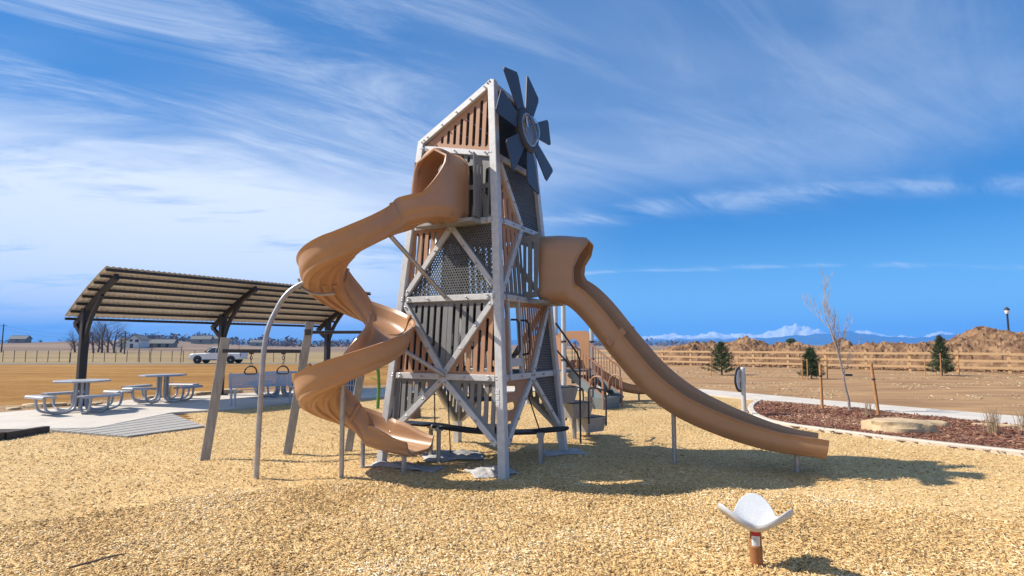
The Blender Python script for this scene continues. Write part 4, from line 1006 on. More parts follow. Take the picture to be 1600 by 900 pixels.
for s_ in (-1, 1):
    o_ = sside*(.42*s_)
    obj('stringer', MB().bar(mid+o_+Z_*.92, mid+sdir*1.15+o_+Z_*.20, .05, .22), M['bluegrey'], ps)
    tr = [mid+o_+sdir*.05+Z_*1.75, mid+o_+sdir*1.05+Z_*1.10, mid+o_+sdir*1.1+Z_*1.02, mid+o_+sdir*1.1+Z_*.12]
    r_ = smoothed(obj('railing', MB().tube(tr, .024, 8), M['rail_brown'], ps))
    sub('lower_rail', MB().tube([mid+o_+sdir*.05+Z_*1.05, mid+o_+sdir*1.08+Z_*.38], .018, 8), M['rail_brown'], r_)
    for k in range(10):
        t = (k+.6)/10.6; b = mid+o_+sdir*(.05+1.0*t); sub('baluster', MB().tube([b+Z_*(1.05-.66*t), b+Z_*(1.75-.65*t)], .0115, 6), M['rail_brown'], r_)
for k in range(4):
    c = mid+sdir*(.18+.27*k)+Z_*(.82-.19*k); obj('step', MB().box(c, (.28, .78, .04), (sdir, sside, Z_)), M['dark'], ps); obj('riser', MB().box(c-sdir*.12-Z_*.11, (.02, .78, .18), (sdir, sside, Z_)), M['bluegrey'], ps)
pd = gnd(942, 637); obj('step_pod', MB().add([pd+sdir*(sx*w1)+sside*(sy*w2)+Z_*z for z, w1, w2 in ((-.02, .26, .36), (.30, .30, .42)) for sx, sy in ((-1, -1), (1, -1), (1, 1), (-1, 1))], [(3, 2, 1, 0), (4, 5, 6, 7), (0, 1, 5, 4), (1, 2, 6, 5), (2, 3, 7, 6), (3, 0, 4, 7)]), M['bluegrey'], ps)
for s_ in (-1, 1):
    p = pd+sside*(.44*s_)-sdir*.1
    smoothed(obj('hoop_rail', MB().tube(catmull([p-Z_*.05, p+Z_*.6, p+sdir*.1+Z_*.82, p+sdir*.3+Z_*.85, p+sdir*.42+Z_*.7, p+sdir*.42-Z_*.05], 4), .022, 8), M['rail_brown'], ps))
s0_ = (posts[1]+posts[3])/2; sd2 = Vector((.97, .2, 0)).normalized()
sp2 = catmull([s0_+sd2*a+Z_*z for a, z in ((0, 1.0), (.3, .98), (.8, .68), (1.4, .36), (1.9, .24), (2.4, .22))], 6); p2, t2 = rr_profile(.5, .9, .1, .2)
smoothed(obj('slide_chute', chute(sp2, p2, t2, lambda i: .44, lambda i: .44, nq=12), M['tan2'], ps), 50)
e_ = sp2[-5]; smoothed(obj('slide_leg', MB().tube([(e_.x, e_.y, -.1), (e_.x, e_.y, e_.z)], .03), M['galvpole'], ps))

# ------------------------------------------------------------------ green stalk, stump, round panel
gp = gnd(590, 638); stalk = thing('stalk_climber', 'green plant stalk pole with small leaves beyond the spiral slide', 'climbing pole', gp)
sp_pts = catmull([gp+Z_*-.1, gp+Vector((.02, 0, .6)), gp+Vector((-.02, 0, 1.2)), gp+Vector((.03, .02, 1.9)), gp+Vector((0, 0, 2.5))], 5)
smoothed(obj('stem', MB().tube(sp_pts, .045, 10), M['green'], stalk))
for k, (z, a) in enumerate(((.5, .3), (.75, 2.8), (1.05, -.2), (1.1, 3.4), (1.5, 1.2), (1.7, 3.0))):
    d = Vector((math.cos(a), math.sin(a)*.5, .25)).normalized(); w = d.cross(Z_).normalized(); O = gp+Z_*z+d*.04
    obj('leaf', MB().prism([(0, 0), (.06, .045), (.14, .05), (.24, 0), (.14, -.05), (.06, -.045)], (O, d, w, d.cross(w)), -.006, .012), M['green'], stalk)
sg = gnd(644, 652); stmp = thing('stump_step', 'tan ribbed stump step seen through the tower legs', 'stump', sg)
pr = []
for k in range(9): pr += [(.20-.004*k, -.06+.055*k), (.225-.004*k, -.04+.055*k)]
smoothed(obj('trunk', MB().lathe(pr+[(.17, .44)], 18, sg), M['stump'], stmp)); obj('top', MB().lathe([(.19, .425), (.18, .455), (.0001, .46)], 18, sg), M['tan2'], stmp)
sgn = gnd(1163, 650); rp_ = thing('activity_panel', 'round white play panel with black rim on a grey post', 'play panel', sgn)
dn = Vector((.72, -.69, 0)).normalized(); dx_ = Vector((-dn.y, dn.x, 0)); pc = sgn-dn*.07+Z_*.86
pa = smoothed(obj('post', MB().tube([sgn-Z_*.1, sgn+Z_*1.12], .055, 12), M['white_post'], rp_)); sub('cap', MB().lathe([(.06, 1.115), (.045, 1.15), (.0001, 1.16)], 12, sgn), M['white_post'], pa)
obj('disc', MB().lathe([(.0001, -.012), (.27, -.012), (.27, .012), (.0001, .012)], 36, pc, (dx_, Z_, dn)), M['white'], rp_)
smoothed(obj('rim', MB().tube([pc+dx_*(.28*math.cos(a))+Z_*(.28*math.sin(a)) for a in [2*PI*k/36 for k in range(37)]], .026, 8, cap=False), M['black'], rp_))
mb = MB()
for r_ in range(9):
    z = -.17+r_*.042; hw = math.sqrt(.225**2-z*z)*(.9 if r_ % 3 else .6); mb.box(pc+Z_*z+dn*.0135, (hw*2, .011, .002), (dx_, Z_, dn))
obj('print_lines', mb, M['ink'], rp_); obj('bracket', MB().box(sgn-dn*.03+Z_*.86, (.08, .14, .1), (dx_, dn, Z_)), M['white_post'], rp_)

# ------------------------------------------------------------------ boulders
def boulder(c, sx, sy, sz, seed, label, rz=0.0, flat=.55, grp=None):
    mb = MB(); nu, nv = 26, 14
    for j in range(nv+1):
        for i in range(nu):
            th_, ph = 2*PI*i/nu, PI*j/nv; d = Vector((math.sin(ph)*math.cos(th_), math.sin(ph)*math.sin(th_), math.cos(ph)))
            n_ = 1+.22*mnoise.noise(d*1.6+Vector((seed, 0, 0)))+.09*mnoise.noise(d*4+Vector((0, seed, 0)))+.04*mnoise.noise(d*9+Vector((0, 0, seed)))
            e_ = [math.copysign(abs(q)**.72, q)*n_ for q in d]; e_[2] = min(e_[2], flat+.06*mnoise.noise(d*3+Vector((seed, seed, 0))))
            x, y = e_[0]*sx, e_[1]*sy; mb.v.append((c[0]+x*math.cos(rz)-y*math.sin(rz), c[1]+x*math.sin(rz)+y*math.cos(rz), c[2]+e_[2]*sz))
    for j in range(nv):
        for i in range(nu): mb.f.append((j*nu+i, (j+1)*nu+i, (j+1)*nu+(i+1) % nu, j*nu+(i+1) % nu))
    return smoothed(tag(obj('boulder', mb, M['rock']), label, 'boulder', grp), 30)
B0 = gnd(1408, 676); boulder((B0.x, B0.y+.1, .0), .62, .40, .30, 1.2, 'large flat tan boulder lying in the red bark bed', -.12, .78)
B0 = gnd(1468, 669); boulder((B0.x, B0.y+.25, .0), .34, .2, .2, 5.2, 'small pinkish slab of rock behind the large flat boulder', -.2)
B0 = gnd(1560, 668); boulder((B0.x, B0.y+.1, .0), .42, .12, .10, 8.2, 'low pale strip of rock in the bark bed near the walk', -.5)
rk = [(60, 636, .34), (88, 634, .25), (150, 632, .2), (305, 617, .35), (318, 616, .3), (352, 614, .45), (368, 613, .3), (480, 606, .4), (240, 621, .22), (20, 640, .2)]
for i, (x, y, s_) in enumerate(rk): c = gnd(x, y); boulder((c.x, c.y, .0), s_, s_*.65, s_*.42, i*3.3, 'small tan rock in the planting strip beyond the pavilion pad', i*.9, .7, 'rocks edging the planting strip')

# ------------------------------------------------------------------ trees
def branch_tree(base, h, r0, seed, spread=.5, levels=4, upward=.55, nb=(3, 5), trunk_frac=.35, n=4, lr=(.45, .68)):
    rd = random.Random(seed); tr = MB(); cr = MB()
    def grow(p, d, L, r, lev):
        k = 4 if lev else 7; pts = [p]; dd = d.copy()
        for i in range(k):
            dd = (dd+Vector((rd.gauss(0, 1), rd.gauss(0, 1), rd.gauss(0, .6)))*(.07 if lev == 0 else .13)+Vector((0, 0, .05*upward))).normalized(); pts.append(pts[-1]+dd*(L/k))
        e = r*(.35 if lev < levels else .3); (tr if lev == 0 else cr).tube(pts, [r+(e-r)*i/k for i in range(k+1)], 7 if lev == 0 else (5 if lev == 1 else 3), cap=False)
        if lev >= levels: return
        cnt = rd.randint(*nb)+(3 if lev == 0 else 0)
        for c in range(cnt):
            t = trunk_frac+(1-trunk_frac)*(c+rd.random())/cnt if lev == 0 else .25+.75*(c+rd.random()*.8)/cnt
            i = min(k-1, int(t*k)); q = pts[i].lerp(pts[i+1], t*k-i); base_d = (pts[i+1]-pts[i]).normalized()
            a = rd.uniform(0, 2*PI); o_ = base_d.orthogonal().normalized(); o_ = Matrix.Rotation(a, 3, base_d) @ o_
            nd = (base_d*(1-spread)+o_*spread*rd.uniform(.7, 1.3)+Vector((0, 0, upward*.5))).normalized()
            grow(q, nd, L*rd.uniform(*lr)*(1-.25*t if lev == 0 else 1), max(r*(1-.6*t)*rd.uniform(.4, .6), .003), lev+1)
    grow(Vector(base)-Vector((0, 0, .1)), Vector((0, 0, 1)), h*.62 if nb[0] > 2 else h*.8, r0, 0); return tr, cr
def bare_tree(name, base, h, r0, seed, label, m, group=None, **kw):
    t = thing(name, label, 'tree', base, group); a, b = branch_tree(base, h, r0, seed, **kw)
    smoothed(obj('trunk', a, m, t)); obj('crown', b, m, t); return t
bb = gnd(1328, 643)
bare_tree('bare_young_tree', bb, 4.15, .036, 5, 'slender pale leafless young tree staked in the red bark bed', M['bark_pale'], spread=.25, levels=4, upward=.6, nb=(4, 6), trunk_frac=.30, lr=(.34, .52))
tie = MB().tube([bb+Vector((-.5, .2, .93)), bb+Vector((0, 0, .95)), bb+Vector((.14, -.6, .93))], .012, 6)
for (x, y, z0, lean, lab) in ((1285, 641, 1.18, (0, 0), 'upright round wooden stake left of the slender young tree'), (1374, 652, 1.25, (-.12, .0), 'leaning wooden stake nearest the flat tan boulder')):
    b = gnd(x, y); s_ = thing('tree_stake', lab, 'stake', b, 'stakes of the young tree'); smoothed(obj('pole', MB().tube([b-Z_*.1, b+Vector((lean[0], lean[1], z0))], .035, 10), M['stake'], s_))
    w = obj('strap', MB().lathe([(.041, .86), (.041, .9)], 10, b+Vector((lean[0]*.7, 0, 0))), M['dark'], s_)
tag(obj('tree_tie', MB().box(bb+Vector((0, 0, .92)), (.17, .12, .05)), M['dark']), 'dark tie wrapped round the slender young tree trunk', 'tree tie')
def pine(base, h, w, seed, label, top_dry=False):
    rd = random.Random(seed); t = thing('pine_tree', label, 'pine tree', base, 'young pines on the dirt field')
    tr = MB().tube([Vector(base)-Z_*.1, Vector(base)+Z_*h*.55, Vector(base)+Z_*h*.98], [.05, .03, .008], 6); obj('trunk', tr, M['bark'], t)
    lv = MB(); dry = MB(); nb_ = 78
    for k in range(nb_):
        u = (k+rd.random())/nb_; z = h*(.05+.92*u); R = w*(1-u)**.75*(.55+.6*rd.random())+.05; a = k*2.4+rd.random()*.6
        d = Vector((math.cos(a), math.sin(a), .25+.6*u)).normalized(); p0 = Vector(base)+Z_*z*.97; tip = p0+d*R
        n_ = int(8+42*(R/w))
        for q in range(n_):
            s_ = .25+.8*rd.random(); c = p0.lerp(tip, s_)+Vector((rd.gauss(0, .035), rd.gauss(0, .035), rd.gauss(0, .035)))
            for e in range(4):
                nd = (d+Vector((rd.gauss(0, .7), rd.gauss(0, .7), rd.gauss(.25, .6)))).normalized(); L = rd.uniform(.07, .14); wv = nd.cross(Vector((rd.gauss(0, 1), rd.gauss(0, 1), rd.gauss(0, 1)))).normalized()*.011
                (dry if top_dry and u > .84 else lv).add([c-wv, c+wv, c+nd*L], [(0, 1, 2)])
    obj('crown', lv, M['needle'], t)
    if top_dry: obj('leader', dry, M['needle_dry'], t)
    return t
pine(gnd(1128, 586), 1.85, .92, 1, 'full bushy young pine near the rail fence behind the round panel')
pine(gnd(1268, 592), 1.55, .54, 2, 'narrow dark young pine between thin stakes behind the staked tree')
pine(gnd(1472, 587), 2.25, .68, 3, 'young pine with a grey tufted tip in front of the big mound', True)
for (x, y, h, lab) in ((1111, 587, 1.0, 0), (1154, 583, .95, 1), (1254, 593, 1.05, 2), (1262, 594, 1.0, 2), (1293, 592, 1.1, 3), (1446, 588, .95, 4), (1471, 590, 1.25, 4), (1499, 588, 1.3, 4)):
    b = gnd(x, y); o = smoothed(obj('thin_stake', MB().tube([b-Z_*.08, b+Vector((.02, 0, h))], .024, 6), M['stake']))
    tag(o, 'thin wooden stake guarding a young pine on the dirt field', 'stake', 'thin stakes by the pines')

# ------------------------------------------------------------------ rail fence
fence = thing('rail_fence', 'new wooden three rail fence between the dirt field and the soil mounds', 'fence', gnd(1300, 577))
fa, fb = Vector((13.0, 47.6, 0)), Vector((29.21, 34.11, 0)); fd = (fb-fa).normalized(); fn = Vector((-fd.y, fd.x, 0)); FLn = (fb-fa).length
sp_f = 2.42; n0 = -5; n1 = int(FLn/sp_f)+5
pm = mesh_of('post', MB().box((0, 0, .6), (.15, .15, 1.42), (fd, fn, Z_)), M['wood'])
rm = None
for k in range(n0, n1):
    p = fb-fd*(sp_f*k)
    p.z = gz(p.x, p.y)*.0
    o = obj('post', pm, None, fence); o.location = p-fence.location
    for z in (.30, .70, 1.12):
        if rm is None: rm = mesh_of('rail', MB().bar((0, 0, 0), -fd*(sp_f+.02), .045, .14), M['wood'])
        o = obj('rail', rm, None, fence); o.location = p-fn*.10+Z_*(z+random.uniform(-.015, .015))-fence.location
# ------------------------------------------------------------------ soil mounds behind the fence
def mound(cx_, cy_, rx, ry, h, rot, seed, label, n=120):
    mb = MB()
    for j in range(n+1):
        for i in range(n+1):
            u, v = i/n*2-1, j/n*2-1; r = math.hypot(u, v); x, y = u*rx, v*ry
            w = Vector((x*.55+seed, y*.55, seed)); e = max(0, 1-r**1.7)
            nz_ = mnoise.fractal(w, .7, 2.1, 6); rdg = abs(mnoise.noise(w*2.3)); r2 = abs(mnoise.noise(w*5.5+Vector((9, 0, 0))))
            z = h*.74*e**.7*(1+.13*nz_)+(.16*nz_+.20*(.3-rdg)+.24*(.25-r2)+.14*mnoise.noise(w*11))*min(1, e*4)
            mb.v.append((cx_+x*math.cos(rot)-y*math.sin(rot), cy_+x*math.sin(rot)+y*math.cos(rot), max(z, -.1)-.05 if e > 0 else -.2))
    for j in range(n):
        for i in range(n): mb.f.append((j*(n+1)+i, j*(n+1)+i+1, (j+1)*(n+1)+i+1, (j+1)*(n+1)+i))
    return smoothed(tag(obj('soil_mound', mb, M['soil']), label, 'soil mound', 'soil mounds behind the fence'), 25)
fr = math.atan2(fd.y, fd.x)
def mpos(px, dist): a = (px-800)/F; y = dist/math.sqrt(1+a*a); return a*y, y
for px, dist, rx, ry, h, seed, lab in ((1085, 55, 4.2, 3.0, 2.55, 1, 'brown soil mound leftmost behind the fence with a broken crest'), (1152, 54.5, 5.4, 3.4, 2.75, 6, 'long lumpy brown soil mound behind the round panel'),
        (1225, 51.5, 4.0, 2.4, 2.45, 11, 'low brown soil mound behind the narrow pine'), (1300, 50.5, 4.6, 2.4, 2.45, 15, 'low rough soil bank behind the staked young tree'), (1385, 49.8, 4.8, 2.4, 2.4, 21, 'low rough soil bank between the young tree and the grey tipped pine'),
        (1455, 49.5, 4.0, 2.4, 2.4, 26, 'low soil bank directly behind the grey tipped pine'), (1556, 52, 5.6, 5.0, 3.5, 33, 'tallest brown soil mound by the street lamp'), (1640, 50, 4.5, 3.5, 2.5, 37, 'soil mound past the tallest mound at the fence end')):
    x, y = mpos(px, dist); mound(x, y, rx, ry, h, fr, seed, lab)
# clods along the mounds
n = 2600; mb = MB()
for k in range(n):
    px = random.uniform(1040, 1660); dist = random.uniform(46, 54); x, y = mpos(px, dist)
    if ((Vector((x, y, 0))-fa).dot(fn)) < .8: continue
    s_ = random.uniform(.05, .22); z = .03+random.random()**3*.5; vs = []
    for d in ((1, 0, 0), (-1, 0, 0), (0, 1, 0), (0, -1, 0), (0, 0, 1), (0, 0, -1)): vs.append(Vector((x, y, z*.3))+Vector(d)*s_*random.uniform(.6, 1.3))
    mb.add(vs, [(0, 2, 4), (2, 1, 4), (1, 3, 4), (3, 0, 4), (2, 0, 5), (1, 2, 5), (3, 1, 5), (0, 3, 5)])
o = kind(obj('soil_clods', mb, M['soil']), 'stuff'); tag(o, 'loose clods of dug soil scattered at the foot of the mounds', 'soil')
# lamp post beyond the tallest mound
x, y = mpos(1574, 62); lp = thing('street_lamp', 'dark street lamp rising behind the tallest soil mound', 'street lamp', (x, y, 0)); b = Vector((x, y, 0))
smoothed(obj('pole', MB().lathe([(.16, -.1), (.16, .5), (.09, .6), (.065, 4.1), (.09, 4.15)], 12, b), M['dark'], lp))
obj('lamp_head', MB().lathe([(.08, 4.15), (.12, 4.25), (.16, 4.45), (.20, 4.48), (.17, 4.6), (.07, 4.7), (.0001, 4.75)], 14, b), M['dark'], lp)
obj('lamp_glass', MB().lathe([(.10, 4.18), (.15, 4.3), (.175, 4.46)], 14, b), M['white'], lp)

# ------------------------------------------------------------------ dry ornamental stems in the bed and strip
def dry_clump(px, py, h, label, cnt=14):
    cnt *= 3
    b = gnd(px, py); rd = random.Random(int(px)); mb = MB()
    for k in range(cnt):
        a = rd.uniform(0, 2*PI); sp = rd.uniform(.05, .3)*h; p = b+Vector((rd.gauss(0, .05), rd.gauss(0, .05), 0))
        mb.tube([p, p+Vector((math.cos(a)*sp*.4, math.sin(a)*sp*.4, h*.55)), p+Vector((math.cos(a)*sp, math.sin(a)*sp, h*rd.uniform(.75, 1.1)))], [.0035, .003, .0012], 3)
    return tag(obj('dry_shrub', mb, M['dryshrub']), label, 'shrub', 'dry twiggy shrubs')
dry_clump(1550, 680, .55, 'dry twiggy shrub beside the low pale rock in the bark bed', 20); dry_clump(1356, 653, .45, 'dry twiggy shrub behind the large flat boulder', 12); dry_clump(262, 624, .7, 'dry twiggy shrub behind the second picnic table', 14); dry_clump(1600, 676, .5, 'dry twiggy shrub at the right end of the bark bed', 14)

# ------------------------------------------------------------------ pickup truck
tx, ty = -34.3, 67.8; tz = gz(tx, ty)+.02
truck = thing('pickup_truck', 'white crew cab pickup truck parked on the road beyond the field', 'truck', (tx, ty, tz), local=True, rz=PI+.02)
def loft(sections, m, name, par, closed=True):
    mb = MB(); k = len(sections[0])
    for s_ in sections: mb.v += [tuple(p) for p in s_]
    for i in range(len(sections)-1):
        for j in range(k): mb.f.append((i*k+j, i*k+(j+1) % k, (i+1)*k+(j+1) % k, (i+1)*k+j))
    mb.f.append(tuple(range(k-1, -1, -1))); mb.f.append(tuple(range((len(sections)-1)*k, len(sections)*k)))
    return obj(name, mb, m, par)
def csec(x, z0, z1, w, r=.08): return [Vector((x, y, z)) for y, z in ((-w, z0+r), (-w+r, z0), (w-r, z0), (w, z0+r), (w, z1-r), (w-r, z1), (-w+r, z1), (-w, z1-r))]
# +x is the nose (the thing is turned so that it points left)
body = loft([csec(-2.92, .55, 1.12, .93), csec(-2.85, .48, 1.22, .97), csec(-1.0, .42, 1.24, .99), csec(1.0, .42, 1.22, .99), csec(1.15, .42, 1.20, .99), csec(2.55, .45, 1.14, .97), csec(2.85, .5, 1.05, .93), csec(2.92, .6, .95, .88)], M['carwhite'], 'body', truck)
cab = loft([[Vector((x, s_*w, z)) for s_, w in ((-1, wl), (1, wl))]+[Vector((x2, s_*wu, zt)) for s_, wu in ((1, wuu), (-1, wuu))] for x, x2, wl, wuu, z, zt in ((-.95, -.85, .94, .76, 1.18, 1.25), (-.93, -.62, .95, .76, 1.18, 1.86), (.10, .10, .95, .78, 1.18, 1.90), (.62, .45, .95, .76, 1.18, 1.86), (1.42, 1.25, .93, .80, 1.16, 1.24))], M['carwhite'], 'cab', truck)
for s_ in (-1, 1):
    for poly in ([(-.78, 1.25), (-.12, 1.25), (-.12, 1.78), (-.55, 1.76)], [(-.04, 1.25), (1.0, 1.25), (.45, 1.78), (-.04, 1.79)]):
        mb = MB(); vs = []
        for off in (.0, .012):
            for x, z in poly: vs.append(Vector((x, s_*(.965-.16*(z-1.18)/.7+off+.012), z)))
        mb.add(vs, [(0, 1, 2, 3), (7, 6, 5, 4), (0, 4, 5, 1), (1, 5, 6, 2), (2, 6, 7, 3), (3, 7, 4, 0)]); obj('window', mb, M['glass_dark'], truck)
    for x in (-.85, .2): obj('door_handle', MB().box((x+.1, s_*1.0, 1.1), (.16, .03, .03)), M['chrome'], truck)
    obj('mirror', MB().box((.95, s_*1.1, 1.32), (.1, .2, .18)), M['dark'], truck)
    obj('headlight', MB().box((2.86, s_*.74, .92), (.12, .32, .16)), M['chrome'], truck); obj('tail_light', MB().box((-2.9, s_*.88, .98), (.06, .14, .34)), M['lampred'], truck)
    obj('sill', MB().box((.1, s_*.97, .42), (2.2, .12, .08)), M['dark'], truck)
mb = MB(); mb.add([Vector((1.36, -.8, 1.25)), Vector((1.36, .8, 1.25)), Vector((.58, .68, 1.84)), Vector((.58, -.68, 1.84)), Vector((1.40, -.8, 1.27)), Vector((1.40, .8, 1.27)), Vector((.62, .68, 1.86)), Vector((.62, -.68, 1.86))], [(3, 2, 1, 0), (4, 5, 6, 7), (0, 1, 5, 4), (1, 2, 6, 5), (2, 3, 7, 6), (3, 0, 4, 7)]); obj('windscreen', mb, M['glass_dark'], truck)
obj('grille', MB().box((2.93, 0, .88), (.06, 1.1, .26)), M['dark'], truck); obj('bumper', MB().box((2.94, 0, .58), (.16, 1.8, .2)), M['chrome'], truck); obj('bumper', MB().box((-2.98, 0, .58), (.14, 1.8, .16)), M['chrome'], truck)
obj('bed_floor', MB().box((-1.95, 0, 1.236), (1.75, 1.6, .02)), M['dark'], truck)
for x in (-1.88, 1.92):
    for s_ in (-1, 1):
        obj('wheel_arch', MB().lathe([(.49, -.02), (.49, .02), (.0001, .021)], 22, (x, s_*.985, .46), (Vector((1, 0, 0)), Vector((0, 0, 1)), Vector((0, s_, 0)))), M['dark'], truck)
        w_ = obj('wheel', MB().lathe([(.24, -.13), (.38, -.13), (.41, -.09), (.41, .09), (.38, .13), (.24, .13)], 24, (x, s_*.92, .41), (Vector((1, 0, 0)), Vector((0, 0, 1)), Vector((0, s_, 0)))), M['tyre'], truck)
        r_ = obj('rim', MB().lathe([(.25, .10), (.24, .125), (.10, .11), (.06, .14), (.0001, .145)], 18, (x, s_*.92, .41), (Vector((1, 0, 0)), Vector((0, 0, 1)), Vector((0, s_, 0)))), M['chrome'], w_)

# ------------------------------------------------------------------ far left: house, long shed, poles, wire fence, trees
def far(px, dist): a = (px-800)/F; y = dist; return Vector((a*y, y, gz(a*y, y)))
h0 = far(213, 205); house = thing('farmhouse', 'white two storey farmhouse with grey gable roof beyond the field', 'house', h0)
hx_ = Vector((.97, .25, 0)).normalized(); hy_ = Vector((-hx_.y, hx_.x, 0))
def gable(root, o, lx, ly, hw, hr, wm, rm_, ridge_x=True):
    A = [o+hx_*x+hy_*y for x, y in ((-lx, -ly), (lx, -ly), (lx, ly), (-lx, ly))]
    mb = MB(); mb.add(A+[p+Z_*hw for p in A], [(0, 1, 5, 4), (1, 2, 6, 5), (2, 3, 7, 6), (3, 0, 4, 7)])
    if ridge_x: R = [o-hx_*lx+Z_*(hw+hr), o+hx_*lx+Z_*(hw+hr)]
    else: R = [o-hy_*ly+Z_*(hw+hr), o+hy_*ly+Z_*(hw+hr)]
    k = len(mb.v); mb.v += [tuple(r) for r in R]
    mb.f += [(4, 7, k), (6, 5, k+1)] if ridge_x else [(5, 4, k), (7, 6, k+1)]
    obj('wall', mb, wm, root); rf_ = MB(); ov = .4
    if ridge_x:
        for s_ in (-1, 1): rf_.add([o-hx_*(lx+ov)+hy_*(s_*(ly+ov))+Z_*(hw-.2), o+hx_*(lx+ov)+hy_*(s_*(ly+ov))+Z_*(hw-.2), o+hx_*(lx+ov)+Z_*(hw+hr+.1), o-hx_*(lx+ov)+Z_*(hw+hr+.1)], [(0, 1, 2, 3)])
    else:
        for s_ in (-1, 1): rf_.add([o-hy_*(ly+ov)+hx_*(s_*(lx+ov))+Z_*(hw-.2), o+hy_*(ly+ov)+hx_*(s_*(lx+ov))+Z_*(hw-.2), o+hy_*(ly+ov)+Z_*(hw+hr+.1), o-hy_*(ly+ov)+Z_*(hw+hr+.1)], [(0, 1, 2, 3)])
    r_ = obj('roof', rf_, rm_, root); so = r_.modifiers.new('thickness', 'SOLIDIFY'); so.thickness = .15
gable(house, h0+hx_*1.2, 2.1, 4.2, 3.0, 1.5, M['housewhite'], M['houseroof'], False); gable(house, h0-hx_*2.6, 1.9, 3.2, 2.0, 1.3, M['housewhite'], M['houseroof'], True)
for x, z, w, hh in ((.3, 2.6, .9, .8), (2.1, 2.5, 1.1, 1.0), (.5, .7, 1.0, 1.5), (-3.0, 1.0, .9, .8)):
    o = obj('window', MB().box(h0+hx_*x-hy_*(4.22 if x > -.9 else 3.22)+Z_*z, (w, .1, hh), (hx_, hy_, Z_)), M['glass_dark'], house)
s0_ = far(250, 215); shed = thing('long_shed', 'long low drab shed beside the white farmhouse', 'shed', s0_); gable(shed, s0_, 5.6, 3.0, 1.6, 1.2, M['barnwall'], M['houseroof'], True)
for k in range(4): obj('door', MB().box(s0_+hx_*(-4+2.6*k)-hy_*3.04+Z_*.7, (1.0, .08, 1.3), (hx_, hy_, Z_)), M['dark'], shed)
for px, d, w, hh, lab in ((330, 330, 12, 3, 'low distant grey roofed house left of the middle pavilion post'), (318, 300, 9, 2.6, 'far brown building right of the long shed'), (405, 420, 10, 3.0, 'small distant house between the hanging rings'), (35, 300, 7, 2.2, 'low distant farm shed below the bare ridge')):
    p = far(px, d); hs_ = thing('distant_house', lab, 'house', p); gable(hs_, p, w/2, 3, hh, 1.5, M['barnwall'], M['houseroof'], True); obj('window', MB().box(p-hy_*3.05+Z_*1.4, (1.2, .1, 1.0), (hx_, hy_, Z_)), M['glass_dark'], hs_)
# utility poles and wires
tops = []
for px, d, h, lab in ((7, 150, 7.4, 'tall utility pole standing alone at the field edge'), (198, 135, 5.3, 'dark utility pole just left of the white farmhouse'), (-190, 165, 7.4, 'utility pole beyond the left of the field')):
    p = far(px, d); up_ = thing('utility_pole', lab, 'pole', p); obj('pole', MB().tube([p-Z_*.3, p+Z_*h], [.16, .11], 8), M['pole_wood'], up_); obj('crossarm', MB().bar(p+Z_*(h-.5)-Vector((.9, 0, 0)), p+Z_*(h-.5)+Vector((.9, 0, 0)), .1, .12), M['pole_wood'], up_); tops.append((p, h))
(pa_, ha), (pb_, hb), (pc_, hc) = tops
for k, dz in enumerate((-.4, -1.3)):
    mb = MB()
    for (p, h), (q, h2) in (((pc_, hc), (pa_, ha)), ((pa_, ha), (pb_, hb))):
        a, b = p+Z_*(h+dz), q+Z_*(h2+dz); mb.tube([a.lerp(b, t)-Z_*(1.2*4*t*(1-t)) for t in [i/10 for i in range(11)]], .018, 4)
    tag(obj('power_line', mb, M['dark']), ['upper power line strung between the utility poles', 'lower power line strung between the utility poles'][k], 'cable')
# wire fence posts with thin saplings along the road
wf = thing('wire_fence', 'thin wire fence with slim posts along the far side of the road', 'fence', far(200, 74))
for k in range(27):
    px = 10+k*17.5; p = far(px, 74); obj('post', MB().tube([p-Z_*.2, p+Z_*1.45], .04, 5), M['pole_wood'], wf)
for z in (.5, 1.0, 1.4):
    pts_ = [far(10+k*17.5, 74)+Z_*z for k in range(27)]; obj('wire', MB().tube(pts_, .010, 4), M['pole_wood'], wf)
for i, px in enumerate((114, 222, 286, 375, 240, 470, 560)):
    p = far(px, 70.5+1.5*(i % 2)); bare_tree('sapling', p, 3.6+.5*math.sin(i*2), .05, 40+i, 'thin leafless sapling along the road past the dry field', M['twig_far'], 'saplings along the road', spread=.3, levels=2, upward=.6, nb=(3, 5), trunk_frac=.4, lr=(.3, .5))
# bare cottonwoods
for i, (px, d, h) in enumerate(((140, 150, 9), (150, 146, 8.5), (163, 148, 12), (172, 152, 9.5), (182, 147, 9), (121, 152, 6), (192, 156, 6), (157, 156, 8))):
    p = far(px, d); bare_tree('bare_tree', p, h, .28, 60+i, 'leafless spreading tree in the thicket left of the white farmhouse', M['twig_far'], 'bare trees in the thicket by the farmhouse', spread=.55, levels=4, upward=.35, nb=(4, 6), trunk_frac=.12, lr=(.5, .75))
